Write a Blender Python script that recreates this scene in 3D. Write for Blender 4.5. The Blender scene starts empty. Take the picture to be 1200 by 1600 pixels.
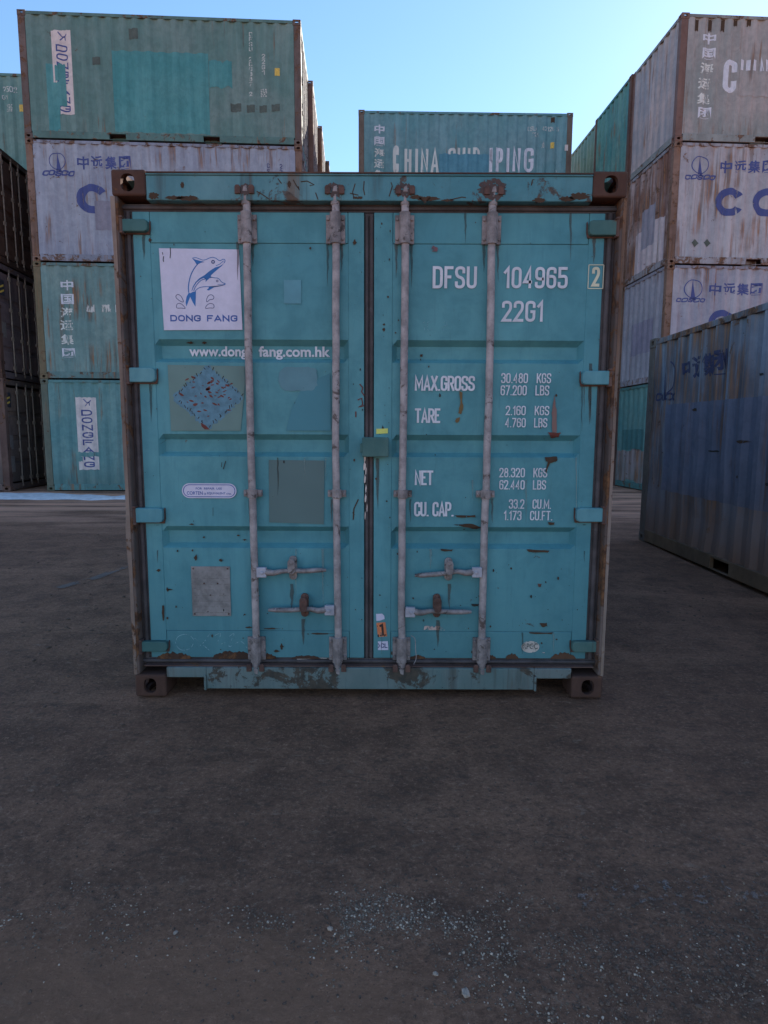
import bpy, bmesh, math, random
import numpy as np
from mathutils import Vector, Matrix, noise as mnoise

R = math.radians
random.seed(7)
SC = bpy.context.scene
COL = SC.collection

# ------------------------------------------------------------------ camera, sky, sun, exposure
FPX, TH, ROLL, CH = 970.84, R(7.173), R(-0.223), 1.363      # focal length in photo pixels, pitch, roll, eye height
cam_d = bpy.data.cameras.new('camera')
cam_d.sensor_fit = 'VERTICAL'
cam_d.sensor_height = 36.0
cam_d.lens = FPX / 1600 * 36.0
cam_d.clip_start = 0.05
cam_d.clip_end = 2000
cam = bpy.data.objects.new('camera', cam_d)
COL.objects.link(cam)
cam.matrix_world = Matrix.Translation((0, 0, CH)) @ Matrix.Rotation(R(90) - TH, 4, 'X') @ Matrix.Rotation(-ROLL, 4, 'Z')
SC.camera = cam

SUN_AZ, SUN_EL = R(30.5), R(30.0)                            # azimuth from +Y towards +X
world = bpy.data.worlds.new('World')
SC.world = world
world.use_nodes = True
wn = world.node_tree
wn.nodes.clear()
sky = wn.nodes.new('ShaderNodeTexSky')
sky.sky_type = 'NISHITA'
sky.sun_disc = False
sky.sun_elevation = SUN_EL
sky.sun_rotation = SUN_AZ
sky.altitude = 20
sky.air_density = 1.35
sky.dust_density = 0.12
sky.ozone_density = 6.0
bg = wn.nodes.new('ShaderNodeBackground')
bg.inputs['Strength'].default_value = 0.10
wo = wn.nodes.new('ShaderNodeOutputWorld')
wn.links.new(sky.outputs[0], bg.inputs[0])
wn.links.new(bg.outputs[0], wo.inputs[0])

sun_d = bpy.data.lights.new('sun', 'SUN')
sun_d.energy = 4.0
sun_d.angle = R(0.5)
sun_d.color = (1.0, 0.93, 0.82)
sun = bpy.data.objects.new('sun', sun_d)
COL.objects.link(sun)
sdir = Vector((math.sin(SUN_AZ) * math.cos(SUN_EL), math.cos(SUN_AZ) * math.cos(SUN_EL), math.sin(SUN_EL)))
sun.rotation_euler = sdir.to_track_quat('Z', 'Y').to_euler()
sun.location = (20, 30, 25)

SC.view_settings.view_transform = 'Standard'
SC.view_settings.look = 'None'
SC.view_settings.exposure = 1.18
SC.view_settings.gamma = 1.0
SC.view_settings.use_curve_mapping = False
SC.render.engine = 'CYCLES'
SC.cycles.max_bounces = 6
SC.cycles.transparent_max_bounces = 12

# ------------------------------------------------------------------ survey: photo pixel -> point on a real plane
def ray(px, py):
    a, b = (px - 600) / FPX, (800 - py) / FPX
    c, s = math.cos(-ROLL), math.sin(-ROLL)
    a, b = a * c - b * s, a * s + b * c
    return Vector((a, math.cos(TH) + b * math.sin(TH), -math.sin(TH) + b * math.cos(TH)))

def on_ground(px, py):
    d = ray(px, py)
    t = -CH / d.z
    return d.x * t, d.y * t

# ------------------------------------------------------------------ mesh helpers
class MB:
    def __init__(self):
        self.v, self.f = [], []
    def add(self, verts, faces):
        n = len(self.v)
        self.v += [tuple(p) for p in verts]
        self.f += [tuple(i + n for i in q) for q in faces]
        return self
    def box(self, x0, x1, y0, y1, z0, z1):
        v = [(x, y, z) for z in (z0, z1) for y in (y0, y1) for x in (x0, x1)]
        return self.add(v, [(0, 2, 3, 1), (4, 5, 7, 6), (0, 1, 5, 4), (2, 6, 7, 3), (0, 4, 6, 2), (1, 3, 7, 5)])
    def cyl(self, a, b, r0, r1=None, n=16, caps=True):
        a, b = Vector(a), Vector(b)
        r1 = r0 if r1 is None else r1
        w = (b - a).normalized()
        u = w.orthogonal().normalized()
        t = w.cross(u)
        v = []
        for c, r in ((a, r0), (b, r1)):
            for i in range(n):
                an = 2 * math.pi * i / n
                v.append(c + (u * math.cos(an) + t * math.sin(an)) * r)
        f = [(i, (i + 1) % n, n + (i + 1) % n, n + i) for i in range(n)]
        if caps:
            f += [tuple(range(n - 1, -1, -1)), tuple(range(n, 2 * n))]
        return self.add(v, f)
    def tube(self, pts, rads, n=8):
        pts = [Vector(p) for p in pts]
        if not isinstance(rads, (list, tuple)):
            rads = [rads] * len(pts)
        v, f = [], []
        u = None
        for i, p in enumerate(pts):
            w = (pts[min(i + 1, len(pts) - 1)] - pts[max(i - 1, 0)]).normalized()
            u = w.orthogonal().normalized() if u is None else (u - w * u.dot(w)).normalized()
            t = w.cross(u)
            for k in range(n):
                an = 2 * math.pi * k / n
                v.append(p + (u * math.cos(an) + t * math.sin(an)) * rads[i])
        for i in range(len(pts) - 1):
            for k in range(n):
                f.append((i * n + k, i * n + (k + 1) % n, (i + 1) * n + (k + 1) % n, (i + 1) * n + k))
        f += [tuple(range(n - 1, -1, -1)), tuple(range((len(pts) - 1) * n, len(pts) * n))]
        return self.add(v, f)
    def prism(self, poly, d0, d1):
        """poly in (u, z), extruded along the middle axis from d0 (outer) to d1."""
        n = len(poly)
        v = [(p[0], d0, p[1]) for p in poly] + [(p[0], d1, p[1]) for p in poly]
        f = [tuple(range(n)), tuple(range(2 * n - 1, n - 1, -1))] + [(i, n + i, n + (i + 1) % n, (i + 1) % n) for i in range(n)]
        return self.add(v, f)
    def mapped(self, fn):
        self.v = [tuple(fn(*p)) for p in self.v]
        return self
    def mesh(self, name, recalc=True):
        m = bpy.data.meshes.new(name)
        m.from_pydata(self.v, [], self.f)
        if recalc:
            bm = bmesh.new()
            bm.from_mesh(m)
            bmesh.ops.recalc_face_normals(bm, faces=bm.faces)
            bm.to_mesh(m)
            bm.free()
        m.update()
        return m

def put(name, mesh, mat, parent=None, smooth=False, bevel=0.0, kind=None, label=None, seg=2):
    o = bpy.data.objects.new(name, mesh)
    COL.objects.link(o)
    if parent is not None:
        o.parent = parent
    if mat is not None:
        if len(mesh.materials) == 0:
            mesh.materials.append(mat)
        o.material_slots[0].link = 'OBJECT'
        o.material_slots[0].material = mat
    if smooth:
        mesh.shade_smooth() if hasattr(mesh, 'shade_smooth') else None
    if bevel:
        b = o.modifiers.new('edge', 'BEVEL')
        b.width = bevel
        b.segments = seg
        b.limit_method = 'ANGLE'
        b.angle_limit = R(50)
    if kind:
        o['kind'] = kind
    if label:
        o['label'] = label
    return o

def thing(name, label, cat, loc, yaw=0.0, group=None, tilt=0.0):
    o = bpy.data.objects.new(name, None)
    o.empty_display_size = 0.3
    COL.objects.link(o)
    o.rotation_mode = 'XYZ'
    o.location = loc
    o.rotation_euler = (0, tilt, yaw)
    o['label'] = label
    o['category'] = cat
    if group:
        o['group'] = group
    return o

# ------------------------------------------------------------------ materials
class NT:
    def __init__(self, name):
        self.m = bpy.data.materials.new(name)
        self.m.use_nodes = True
        self.t = self.m.node_tree
        self.t.nodes.clear()
        self.out = self.n('ShaderNodeOutputMaterial')
        self.b = self.n('ShaderNodeBsdfPrincipled')
        self.l(self.b.outputs[0], self.out.inputs[0])
    def n(self, typ, **k):
        o = self.t.nodes.new(typ)
        for a, v in k.items():
            setattr(o, a, v)
        return o
    def l(self, a, b):
        self.t.links.new(a, b)
    def val(self, sock, v):
        if isinstance(v, bpy.types.NodeSocket):
            self.l(v, sock)
        else:
            sock.default_value = v
    def coords(self, scale=(1, 1, 1), loc=(0, 0, 0), kind='Object'):
        if not hasattr(self, 'tc'):
            self.tc = self.n('ShaderNodeTexCoord')
        mp = self.n('ShaderNodeMapping')
        self.l(self.tc.outputs[kind], mp.inputs[0])
        mp.inputs['Location'].default_value = loc
        mp.inputs['Scale'].default_value = scale
        return mp.outputs[0]
    def noise(self, vec, scale, detail=4, rough=0.55, dist=0.0):
        o = self.n('ShaderNodeTexNoise')
        self.l(vec, o.inputs['Vector'])
        o.inputs['Scale'].default_value = scale
        o.inputs['Detail'].default_value = detail
        o.inputs['Roughness'].default_value = rough
        o.inputs['Distortion'].default_value = dist
        return o.outputs['Fac']
    def ramp(self, fac, a, b, va=0.0, vb=1.0):
        o = self.n('ShaderNodeMapRange')
        o.interpolation_type = 'SMOOTHSTEP'
        self.l(fac, o.inputs[0])
        o.inputs[1].default_value = a
        o.inputs[2].default_value = b
        o.inputs[3].default_value = va
        o.inputs[4].default_value = vb
        return o.outputs[0]
    def math(self, op, a, b=0.0):
        o = self.n('ShaderNodeMath', operation=op)
        self.val(o.inputs[0], a)
        self.val(o.inputs[1], b)
        return o.outputs[0]
    def mix(self, fac, a, b, mode='MIX'):
        o = self.n('ShaderNodeMix', data_type='RGBA', blend_type=mode)
        self.val(o.inputs[0], fac)
        self.val(o.inputs[6], a if isinstance(a, bpy.types.NodeSocket) else (*a, 1))
        self.val(o.inputs[7], b if isinstance(b, bpy.types.NodeSocket) else (*b, 1))
        return o.outputs[2]
    def bump(self, h, strength=0.3, dist=0.01):
        o = self.n('ShaderNodeBump')
        o.inputs['Strength'].default_value = strength
        o.inputs['Distance'].default_value = dist
        self.l(h, o.inputs['Height'])
        self.l(o.outputs[0], self.b.inputs['Normal'])

_mc = {}
def warm(c, k=1.0):
    return (min(0.85, c[0] * 1.75 * k), min(0.85, c[1] * 1.32 * k), min(0.85, c[2] * 1.12 * k))
def paint(name, col, col2=None, rust=0.3, streak=0.3, rough=0.55, seed=0, dirt=0.0, dirt_h=0.75, grime=(0.06, 0.055, 0.045), scratch=0.2, metal=0.0,
          rustc=((0.045, 0.020, 0.013), (0.17, 0.075, 0.035))):
    """Weathered paint over steel: fading, run-down streaks, rust blooms, chips and road dirt low down."""
    if name in _mc:
        return _mc[name]
    t = NT(name)
    if name not in ('teal door paint',):
        col, col2 = warm(col), (warm(col2) if col2 else None)
        rustc = tuple((c[0] * 1.45, c[1] * 1.35, c[2] * 1.25) for c in rustc)
    s = seed * 7.31
    c0 = t.coords((1, 1, 1), (s, s * 0.7, s * 0.3))
    cs = t.coords((9, 9, 0.55), (s, s, s))
    cf = t.coords((60, 60, 7), (s, s, s))
    col2 = col2 or tuple(min(1, c * 1.25 + 0.012) for c in col)
    big = t.noise(c0, 0.9, 5, 0.6)
    base = t.mix(t.ramp(big, 0.35, 0.68), col, col2)
    blot = t.noise(c0, 6.5, 8, 0.7, 0.4)
    base = t.mix(t.ramp(blot, 0.36, 0.66, 0.0, 0.42), base, tuple(c * 0.66 for c in col))
    wash = t.noise(t.coords((3.2, 3.2, 0.5), (s * 2, s, s)), 1.0, 5, 0.6, 0.4)
    base = t.mix(t.ramp(wash, 0.50, 0.68, 0.0, 0.30), base, tuple(min(0.85, c * 1.35 + 0.02) for c in col2))
    fine = t.noise(cf, 1.0, 3, 0.6)
    base = t.mix(t.ramp(fine, 0.55, 0.80, 0.0, scratch), base, tuple(min(1, c * 0.6 + 0.01) for c in col))
    rn = t.noise(c0, 22, 6, 0.7)
    rcol = t.mix(t.ramp(rn, 0.35, 0.65), rustc[0], rustc[1])
    sn = t.noise(cs, 1.0, 5, 0.62, 0.3)
    gate = t.noise(c0, 1.1, 3, 0.5)
    lo = 0.74 - 0.27 * streak
    sm = t.math('MULTIPLY', t.ramp(sn, lo - 0.05, lo + 0.09), t.ramp(gate, 0.62 - 0.3 * streak, 0.70 - 0.12 * streak))
    srn = t.noise(t.coords((30, 30, 1.5), (s, 0, s)), 1.0, 4, 0.6)
    scol = t.mix(t.ramp(srn, 0.38, 0.62), rustc[0], tuple(c * 1.5 for c in rustc[1]))
    base = t.mix(t.math('MULTIPLY', sm, t.ramp(srn, 0.3, 0.7, 0.55, 0.95)), base, scol)
    r1 = t.noise(c0, 4.2, 12, 0.72, 0.6)
    lo = 0.80 - 0.30 * rust
    rm = t.ramp(r1, lo - 0.012, lo + 0.03)
    base = t.mix(t.math('MULTIPLY', rm, 0.92), base, rcol)
    # pinhole chips
    r2 = t.noise(c0, 34, 5, 0.6)
    lo = 0.80 - 0.10 * rust
    base = t.mix(t.ramp(r2, lo - 0.01, lo + 0.02, 0, 0.85), base, rustc[0])
    if dirt:
        sep = t.n('ShaderNodeSeparateXYZ')
        t.l(t.coords(), sep.inputs[0])
        hgt = t.math('ADD', sep.outputs[2], t.math('MULTIPLY', t.math('SUBTRACT', blot, 0.5), 0.6))
        base = t.mix(t.ramp(hgt, 0.05, dirt_h, dirt, 0.0), base, grime)
    t.l(base, t.b.inputs['Base Color'])
    t.val(t.b.inputs['Roughness'], t.ramp(blot, 0.2, 0.8, rough, min(1, rough + 0.25)))
    t.b.inputs['Metallic'].default_value = metal
    t.b.inputs['Specular IOR Level'].default_value = 0.35
    h = t.math('ADD', t.math('MULTIPLY', blot, 0.6), t.math('MULTIPLY', rm, 0.8))
    t.bump(h, 0.25, 0.004)
    _mc[name] = t.m
    return t.m

def plain(name, col, rough=0.6, vary=0.25, scale=12, metal=0.0, wear=0.0, wearc=(0.05, 0.03, 0.02), seed=0):
    if name in _mc:
        return _mc[name]
    if name not in ('white sticker film', 'pale grit', 'grey grit'):
        col = warm(col)
    t = NT(name)
    c0 = t.coords((1, 1, 1), (seed, seed * 2, seed * 3))
    n = t.noise(c0, scale, 8, 0.65)
    base = t.mix(t.ramp(n, 0.3, 0.7, 0, 1), tuple(c * (1 - vary) for c in col), tuple(min(1, c * (1 + vary)) for c in col))
    if wear:
        w = t.noise(c0, scale * 0.8, 10, 0.72, 0.5)
        lo = 0.76 - 0.26 * wear
        base = t.mix(t.ramp(w, lo - 0.02, lo + 0.04, 0, 0.9), base, wearc)
    t.l(base, t.b.inputs['Base Color'])
    t.b.inputs['Roughness'].default_value = rough
    t.b.inputs['Metallic'].default_value = metal
    t.bump(n, 0.25, 0.002)
    _mc[name] = t.m
    return t.m

def print_mat(name, col, wear=0.2, scale=14.0, stretch=0.3, seed=0, rough=0.6, op=1.0):
    """Printed or sprayed film whose chips and worn runs are real gaps (transparent)."""
    if name in _mc:
        return _mc[name]
    if name != 'white stencil paint':
        col = warm(col)
    t = NT(name)
    c = t.coords((1, 1, stretch), (seed * 3.1, seed, seed * 1.7))
    n = t.noise(c, scale, 9, 0.7, 0.3)
    v = t.noise(c, scale * 0.4, 4, 0.5)
    t.l(t.mix(t.ramp(v, 0.3, 0.7), tuple(x * 0.82 for x in col), col), t.b.inputs['Base Color'])
    t.b.inputs['Roughness'].default_value = rough
    tr = t.n('ShaderNodeBsdfTransparent')
    mx = t.n('ShaderNodeMixShader')
    lo = 0.75 - 0.30 * wear
    t.l(t.ramp(n, lo - 0.03, lo + 0.03, 1 - op, 1.0), mx.inputs[0])
    t.l(t.b.outputs[0], mx.inputs[1])
    t.l(tr.outputs[0], mx.inputs[2])
    t.l(mx.outputs[0], t.out.inputs[0])
    _mc[name] = t.m
    return t.m

RUST = paint('rusted steel', (0.075, 0.050, 0.048), (0.11, 0.078, 0.070), rust=0.7, streak=0.6, rough=0.8, seed=3)
RUSTD = paint('dark rusted steel', (0.055, 0.034, 0.030), (0.085, 0.05, 0.04), rust=0.6, streak=0.4, rough=0.8, seed=5)
RUBBER = plain('door seal rubber', (0.050, 0.048, 0.056), 0.75, 0.4, 7, wear=0.5, wearc=(0.13, 0.10, 0.095))
GALV = plain('grey lock rod steel', (0.238, 0.242, 0.275), 0.6, 0.35, 13, wear=0.64, wearc=(0.10, 0.055, 0.045))
GALVD = plain('dull grey cast steel', (0.175, 0.175, 0.195), 0.6, 0.4, 18, wear=0.68, wearc=(0.075, 0.045, 0.038))
IRON = plain('brown rusted iron', (0.075, 0.045, 0.04), 0.8, 0.4, 22, wear=0.5, wearc=(0.035, 0.022, 0.02))
STAIN = print_mat('rust stain film', (0.052, 0.034, 0.022), 0.35, 30, 0.5, 1, 0.9)
STAINR = print_mat('red rust film', (0.12, 0.042, 0.038), 0.4, 40, 0.5, 2, 0.9)
STAIND = print_mat('dark scuff film', (0.03, 0.03, 0.03), 0.4, 40, 0.5, 4, 0.9)
WHITE = print_mat('white stencil paint', (0.85, 0.76, 0.80), 0.22, 60, 0.5, 3)
WHITEW = print_mat('worn white lettering', (0.55, 0.56, 0.60), 0.75, 5.5, 0.22, 6)
WHITEM = print_mat('half worn white lettering', (0.58, 0.58, 0.62), 0.50, 9.0, 0.15, 7)
WHITEV = print_mat('mostly worn white lettering', (0.50, 0.52, 0.55), 0.95, 6.5, 0.20, 9)
BLUEW = print_mat('worn blue lettering', (0.045, 0.065, 0.24), 0.45, 6.0, 0.18, 11)
BLUE = print_mat('blue print', (0.03, 0.08, 0.33), 0.1, 40, 0.5, 12)
BLUED = print_mat('bright blue print', (0.02, 0.13, 0.42), 0.1, 40, 0.5, 13)
NAVY = print_mat('navy print', (0.035, 0.045, 0.16), 0.2, 40, 0.5, 14)

# ------------------------------------------------------------------ lettering
_tc = {}
def text_base(s, bold=0.0, vertical=False):
    key = (s, bold)
    if key in _tc:
        return _tc[key]
    cu = bpy.data.curves.new('t', 'FONT')
    cu.body = s
    cu.offset = bold
    cu.resolution_u = 4
    ob = bpy.data.objects.new('t', cu)
    me = bpy.data.meshes.new_from_object(ob)
    vs = [(v.co.x, v.co.y) for v in me.vertices]
    fs = [tuple(p.vertices) for p in me.polygons]
    bpy.data.objects.remove(ob)
    bpy.data.curves.remove(cu)
    bpy.data.meshes.remove(me)
    if not vs:
        vs, fs = [(0, 0), (1, 0), (1, 1), (0, 1)], [(0, 1, 2, 3)]
    a = np.array(vs)
    mn, mx = a.min(0), a.max(0)
    a = (a - mn) / np.maximum(mx - mn, 1e-6)
    _tc[key] = (a, fs, (mx - mn))
    return _tc[key]

def flat_mesh(name, verts2, faces, place, breaks=None):
    """verts2 in (u, z). breaks: list of u where the wall bends; place(u, z)->xyz"""
    me = bpy.data.meshes.new(name)
    me.from_pydata([(p[0], p[2] if len(p) > 2 else 0, p[1]) for p in verts2], [], faces)
    if breaks is not None:
        us = [p[0] for p in verts2]
        bm = bmesh.new()
        bm.from_mesh(me)
        for b in breaks:
            if min(us) < b < max(us):
                bmesh.ops.bisect_plane(bm, geom=bm.verts[:] + bm.edges[:] + bm.faces[:], plane_co=(b, 0, 0), plane_no=(1, 0, 0), dist=1e-5)
        bm.to_mesh(me)
        bm.free()
    lifted = any(len(p) > 2 for p in verts2)
    for v in me.vertices:
        v.co = place(v.co.x, v.co.z, v.co.y) if lifted else place(v.co.x, v.co.z)
    me.update()
    return me

def letters(s, quad, bold=0.0):
    """text stretched onto quad [(u,z) bl, br, tr, tl]"""
    a, fs, _ = text_base(s, bold)
    q = [Vector(p) for p in quad]
    vs = []
    for x, y in a:
        vs.append(tuple((q[0] * (1 - x) + q[1] * x) * (1 - y) + (q[3] * (1 - x) + q[2] * x) * y))
    return vs, fs

GLY = {
 '0': (.4, [('c', (0, 0, .2), (.4, 0, .2), (.4, 1, .2), (0, 1, .2))]),
 '1': (.2, [('o', (0, .78, 0), (.17, 1, 0), (.17, 0, 0))]),
 '2': (.4, [('o', (0, .76, 0), (0, 1, .2), (.4, 1, .2), (.4, .62, .12), (0, .0, 0), (.4, 0, 0))]),
 '3': (.4, [('o', (0, .8, 0), (0, 1, .2), (.4, 1, .2), (.4, .55, .16), (.14, .53, 0)), ('o', (.26, .50, 0), (.4, .49, .1), (.4, 0, .2), (0, 0, .2), (0, .2, 0))]),
 '4': (.43, [('o', (.31, 0, 0), (.31, 1, 0), (0, .27, 0), (.43, .27, 0))]),
 '5': (.4, [('o', (.38, 1, 0), (.02, 1, 0), (.02, .56, 0), (.4, .60, .18), (.4, 0, .2), (0, 0, .2), (0, .2, 0))]),
 '6': (.4, [('o', (.4, .8, 0), (.4, 1, .2), (0, 1, .2), (0, 0, .2), (.4, 0, .2), (.4, .57, .18), (.06, .57, .04))]),
 '7': (.4, [('o', (0, 1, 0), (.4, 1, 0), (.12, 0, 0))]),
 '8': (.4, [('c', (.0, .0, .2), (.4, 0, .2), (.4, .53, .16), (0, .53, .16)), ('c', (.03, .57, .16), (.37, .57, .16), (.37, 1, .18), (.03, 1, .18))]),
 '9': (.4, [('o', (0, .2, 0), (0, 0, .2), (.4, 0, .2), (.4, 1, .2), (0, 1, .2), (0, .43, .18), (.34, .43, .04))]),
 'A': (.44, [('o', (0, 0, 0), (.22, 1, 0), (.44, 0, 0)), ('o', (.10, .27, 0), (.34, .27, 0))]),
 'B': (.4, [('o', (0, 0, 0), (0, 1, 0), (.38, 1, .18), (.38, .54, .15), (.05, .54, 0)), ('o', (.2, .51, 0), (.4, .50, .1), (.4, 0, .18), (.05, 0, 0))]),
 'C': (.4, [('o', (.4, .74, 0), (.4, 1, .2), (0, 1, .2), (0, 0, .2), (.4, 0, .2), (.4, .26, 0))]),
 'D': (.4, [('c', (0, 0, 0), (0, 1, 0), (.4, 1, .2), (.4, 0, .2))]),
 'E': (.34, [('o', (.34, 0, 0), (0, 0, 0), (0, 1, 0), (.34, 1, 0)), ('o', (.05, .53, 0), (.30, .53, 0))]),
 'F': (.34, [('o', (0, 0, 0), (0, 1, 0), (.34, 1, 0)), ('o', (.05, .52, 0), (.30, .52, 0))]),
 'G': (.4, [('o', (.4, .76, 0), (.4, 1, .2), (0, 1, .2), (0, 0, .2), (.4, 0, .2), (.4, .48, 0), (.2, .48, 0))]),
 'H': (.4, [('o', (0, 0, 0), (0, 1, 0)), ('o', (.4, 0, 0), (.4, 1, 0)), ('o', (.05, .52, 0), (.35, .52, 0))]),
 'I': (.02, [('o', (.01, 0, 0), (.01, 1, 0))]),
 'K': (.4, [('o', (0, 0, 0), (0, 1, 0)), ('o', (.4, 1, 0), (.06, .42, 0)), ('o', (.17, .56, 0), (.42, 0, 0))]),
 'L': (.34, [('o', (0, 1, 0), (0, 0, 0), (.34, 0, 0))]),
 'M': (.56, [('o', (0, 0, 0), (0, 1, 0), (.28, .25, 0), (.56, 1, 0), (.56, 0, 0))]),
 'N': (.4, [('o', (0, 0, 0), (0, 1, 0), (.4, 0, 0), (.4, 1, 0))]),
 'P': (.4, [('o', (0, 0, 0), (0, 1, 0), (.4, 1, .2), (.4, .45, .2), (.05, .45, 0))]),
 'R': (.4, [('o', (0, 0, 0), (0, 1, 0), (.4, 1, .2), (.4, .48, .2), (.05, .48, 0)), ('o', (.23, .43, 0), (.42, 0, 0))]),
 'S': (.4, [('o', (.4, .78, 0), (.4, 1, .2), (0, 1, .2), (0, .55, .2), (.4, .45, .2), (.4, 0, .2), (0, 0, .2), (0, .22, 0))]),
 'T': (.4, [('o', (0, 1, 0), (.4, 1, 0)), ('o', (.2, .95, 0), (.2, 0, 0))]),
 'U': (.4, [('o', (0, 1, 0), (0, 0, .2), (.4, 0, .2), (.4, 1, 0))]),
 'V': (.42, [('o', (0, 1, 0), (.21, 0, 0), (.42, 1, 0))]),
 'X': (.42, [('o', (0, 0, 0), (.42, 1, 0)), ('o', (0, 1, 0), (.19, .55, 0)), ('o', (.23, .45, 0), (.42, 0, 0))]),
 'Q': (.4, [('c', (0, 0, .2), (.4, 0, .2), (.4, 1, .2), (0, 1, .2)), ('o', (.28, .2, 0), (.42, -.05, 0))]),
 '.': (.04, [('o', (.02, .0, 0), (.02, .05, 0))]),
}
GLY['O'] = GLY['0']

def fillet(pts, closed, soft=1.0):
    P = [Vector(p[:2]) for p in pts]
    n = len(P)
    out = []
    for i in range(n):
        r = pts[i][2]
        if r <= 0 or (not closed and i in (0, n - 1)):
            out.append(P[i])
            continue
        a, b, c = P[(i - 1) % n], P[i], P[(i + 1) % n]
        la, lc = (a - b).length, (c - b).length
        r = r * soft
        p0, p2 = b + (a - b).normalized() * min(r, la * 0.5), b + (c - b).normalized() * min(r, lc * 0.5)
        for k in range(6):
            t = k / 5
            out.append((1 - t) ** 2 * p0 + 2 * t * (1 - t) * (b * 0.94 + (p0 + p2) * 0.03) + t * t * p2)
    return out

def stroke_m(P, w, closed):
    n = len(P)
    vs, fs = [], []
    Q = [p for i, p in enumerate(P) if i == 0 or (p - P[i - 1]).length > 1e-6]
    P = Q
    n = len(P)
    for i in range(n):
        d0 = (P[i] - P[i - 1]) if (closed or i > 0) else (P[1] - P[0])
        d1 = (P[(i + 1) % n] - P[i]) if (closed or i < n - 1) else (P[i] - P[i - 1])
        d0, d1 = d0.normalized(), d1.normalized()
        n0, n1 = Vector((-d0.y, d0.x)), Vector((-d1.y, d1.x))
        m = n0 + n1
        if m.length < 1e-4:
            m = n0
        m.normalize()
        k = min(1 / max(m.dot(n0), 0.3), 2.4)
        vs += [tuple(P[i] + m * (w / 2 * k)), tuple(P[i] - m * (w / 2 * k))]
    for i in range(n if closed else n - 1):
        j = (i + 1) % n
        fs.append((2 * i, 2 * i + 1, 2 * j + 1, 2 * j))
    return vs, fs

def stencil(s, u0, z0, u1, z1, wt=0.13, gap=0.20, space=0.34, shear=0.0, soft=1.0):
    """condensed gothic lettering fitted to a rectangle; strokes keep one width; verts carry a tiny lift as third value"""
    H = z1 - z0
    w = wt * H
    cells, x = [], 0.0
    for ch in s:
        if ch == ' ':
            x += space
            continue
        g = GLY[ch]
        cells.append((x, g))
        x += g[0] + gap
    tot = max(x - gap, 0.02)
    sx = (u1 - u0 - w) / tot
    vs, fs = [], []
    for x0, g in cells:
        for li, path in enumerate(g[1]):
            closed = path[0] == 'c'
            pts = fillet(path[1:], closed, soft)
            P = [Vector((u0 + w / 2 + (x0 + p.x) * sx, z0 + w / 2 + p.y * (H - w))) for p in pts]
            if not closed:
                for e, q in ((0, 1), (-1, -2)):      # straight ends reach the full height or width
                    d = (P[e] - P[q]).normalized()
                    if path[1 if e == 0 else -1][1] in (0, 1) or path[1 if e == 0 else -1][0] in (0, .4, .34):
                        P[e] = P[e] + d * w * 0.45
            a, b = stroke_m(P, w, closed)
            n = len(vs)
            vs += [(p[0] + shear * (p[1] - z0), p[1], li * 0.0004) for p in a]
            fs += [tuple(i + n for i in q) for q in b]
    return vs, fs

def quad_rect(u0, z0, u1, z1):
    return [(u0, z0), (u1, z0), (u1, z1), (u0, z1)]

def spline(pts, closed=False, k=6):
    P = [Vector(p) for p in pts]
    n = len(P)
    out = []
    rng = range(n) if closed else range(n - 1)
    for i in rng:
        p0 = P[(i - 1) % n] if (closed or i > 0) else P[i]
        p1, p2 = P[i], P[(i + 1) % n]
        p3 = P[(i + 2) % n] if (closed or i + 2 < n) else p2
        for j in range(k):
            t = j / k
            out.append(0.5 * ((2 * p1) + (p2 - p0) * t + (2 * p0 - 5 * p1 + 4 * p2 - p3) * t * t + (3 * p1 - p0 - 3 * p2 + p3) * t ** 3))
    if not closed:
        out.append(P[-1])
    return out

def stroke(pts, w, closed=False):
    P = [Vector(p) for p in pts]
    n = len(P)
    vs, fs = [], []
    for i in range(n):
        a = P[(i - 1) % n] if (closed or i > 0) else P[i]
        b = P[(i + 1) % n] if (closed or i < n - 1) else P[i]
        d = (b - a)
        d = d.normalized() if d.length > 1e-9 else Vector((1, 0))
        nn = Vector((-d.y, d.x)) * (w / 2)
        vs += [tuple(P[i] + nn), tuple(P[i] - nn)]
    m = n if closed else n - 1
    for i in range(m):
        j = (i + 1) % n
        fs.append((2 * i, 2 * i + 1, 2 * j + 1, 2 * j))
    return vs, fs

def merge(lst):
    vs, fs = [], []
    for v, f in lst:
        n = len(vs)
        vs += list(v)
        fs += [tuple(i + n for i in q) for q in f]
    return vs, fs

# ------------------------------------------------------------------ container kit
L20, W8, H86 = 6.058, 2.438, 2.591
PITCH = (0.072, 0.068, 0.070, 0.068)

def corrugation(x0, x1, depth=0.036):
    """break positions and depth (0 outer .. depth inner) of the pressed wall between x0 and x1"""
    pts = [(x0, 0.0)]
    x = x0 + 0.05
    step = sum(PITCH)
    n = int((x1 - x0 - 0.10) / step)
    pad = ((x1 - x0) - n * step) / 2 - PITCH[0] / 2
    x = x0 + max(pad, 0.02)
    for i in range(n):
        pts.append((x + PITCH[0], 0.0))
        pts.append((x + PITCH[0] + PITCH[1], depth))
        pts.append((x + PITCH[0] + PITCH[1] + PITCH[2], depth))
        x += step
        pts.append((x, 0.0))
    pts.append((x1, 0.0))
    return pts

def prof_at(pts, x):
    if x <= pts[0][0]:
        return pts[0][1]
    for (a, da), (b, db) in zip(pts, pts[1:]):
        if x <= b:
            return da if b - a < 1e-9 else da + (db - da) * (x - a) / (b - a)
    return pts[-1][1]

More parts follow.
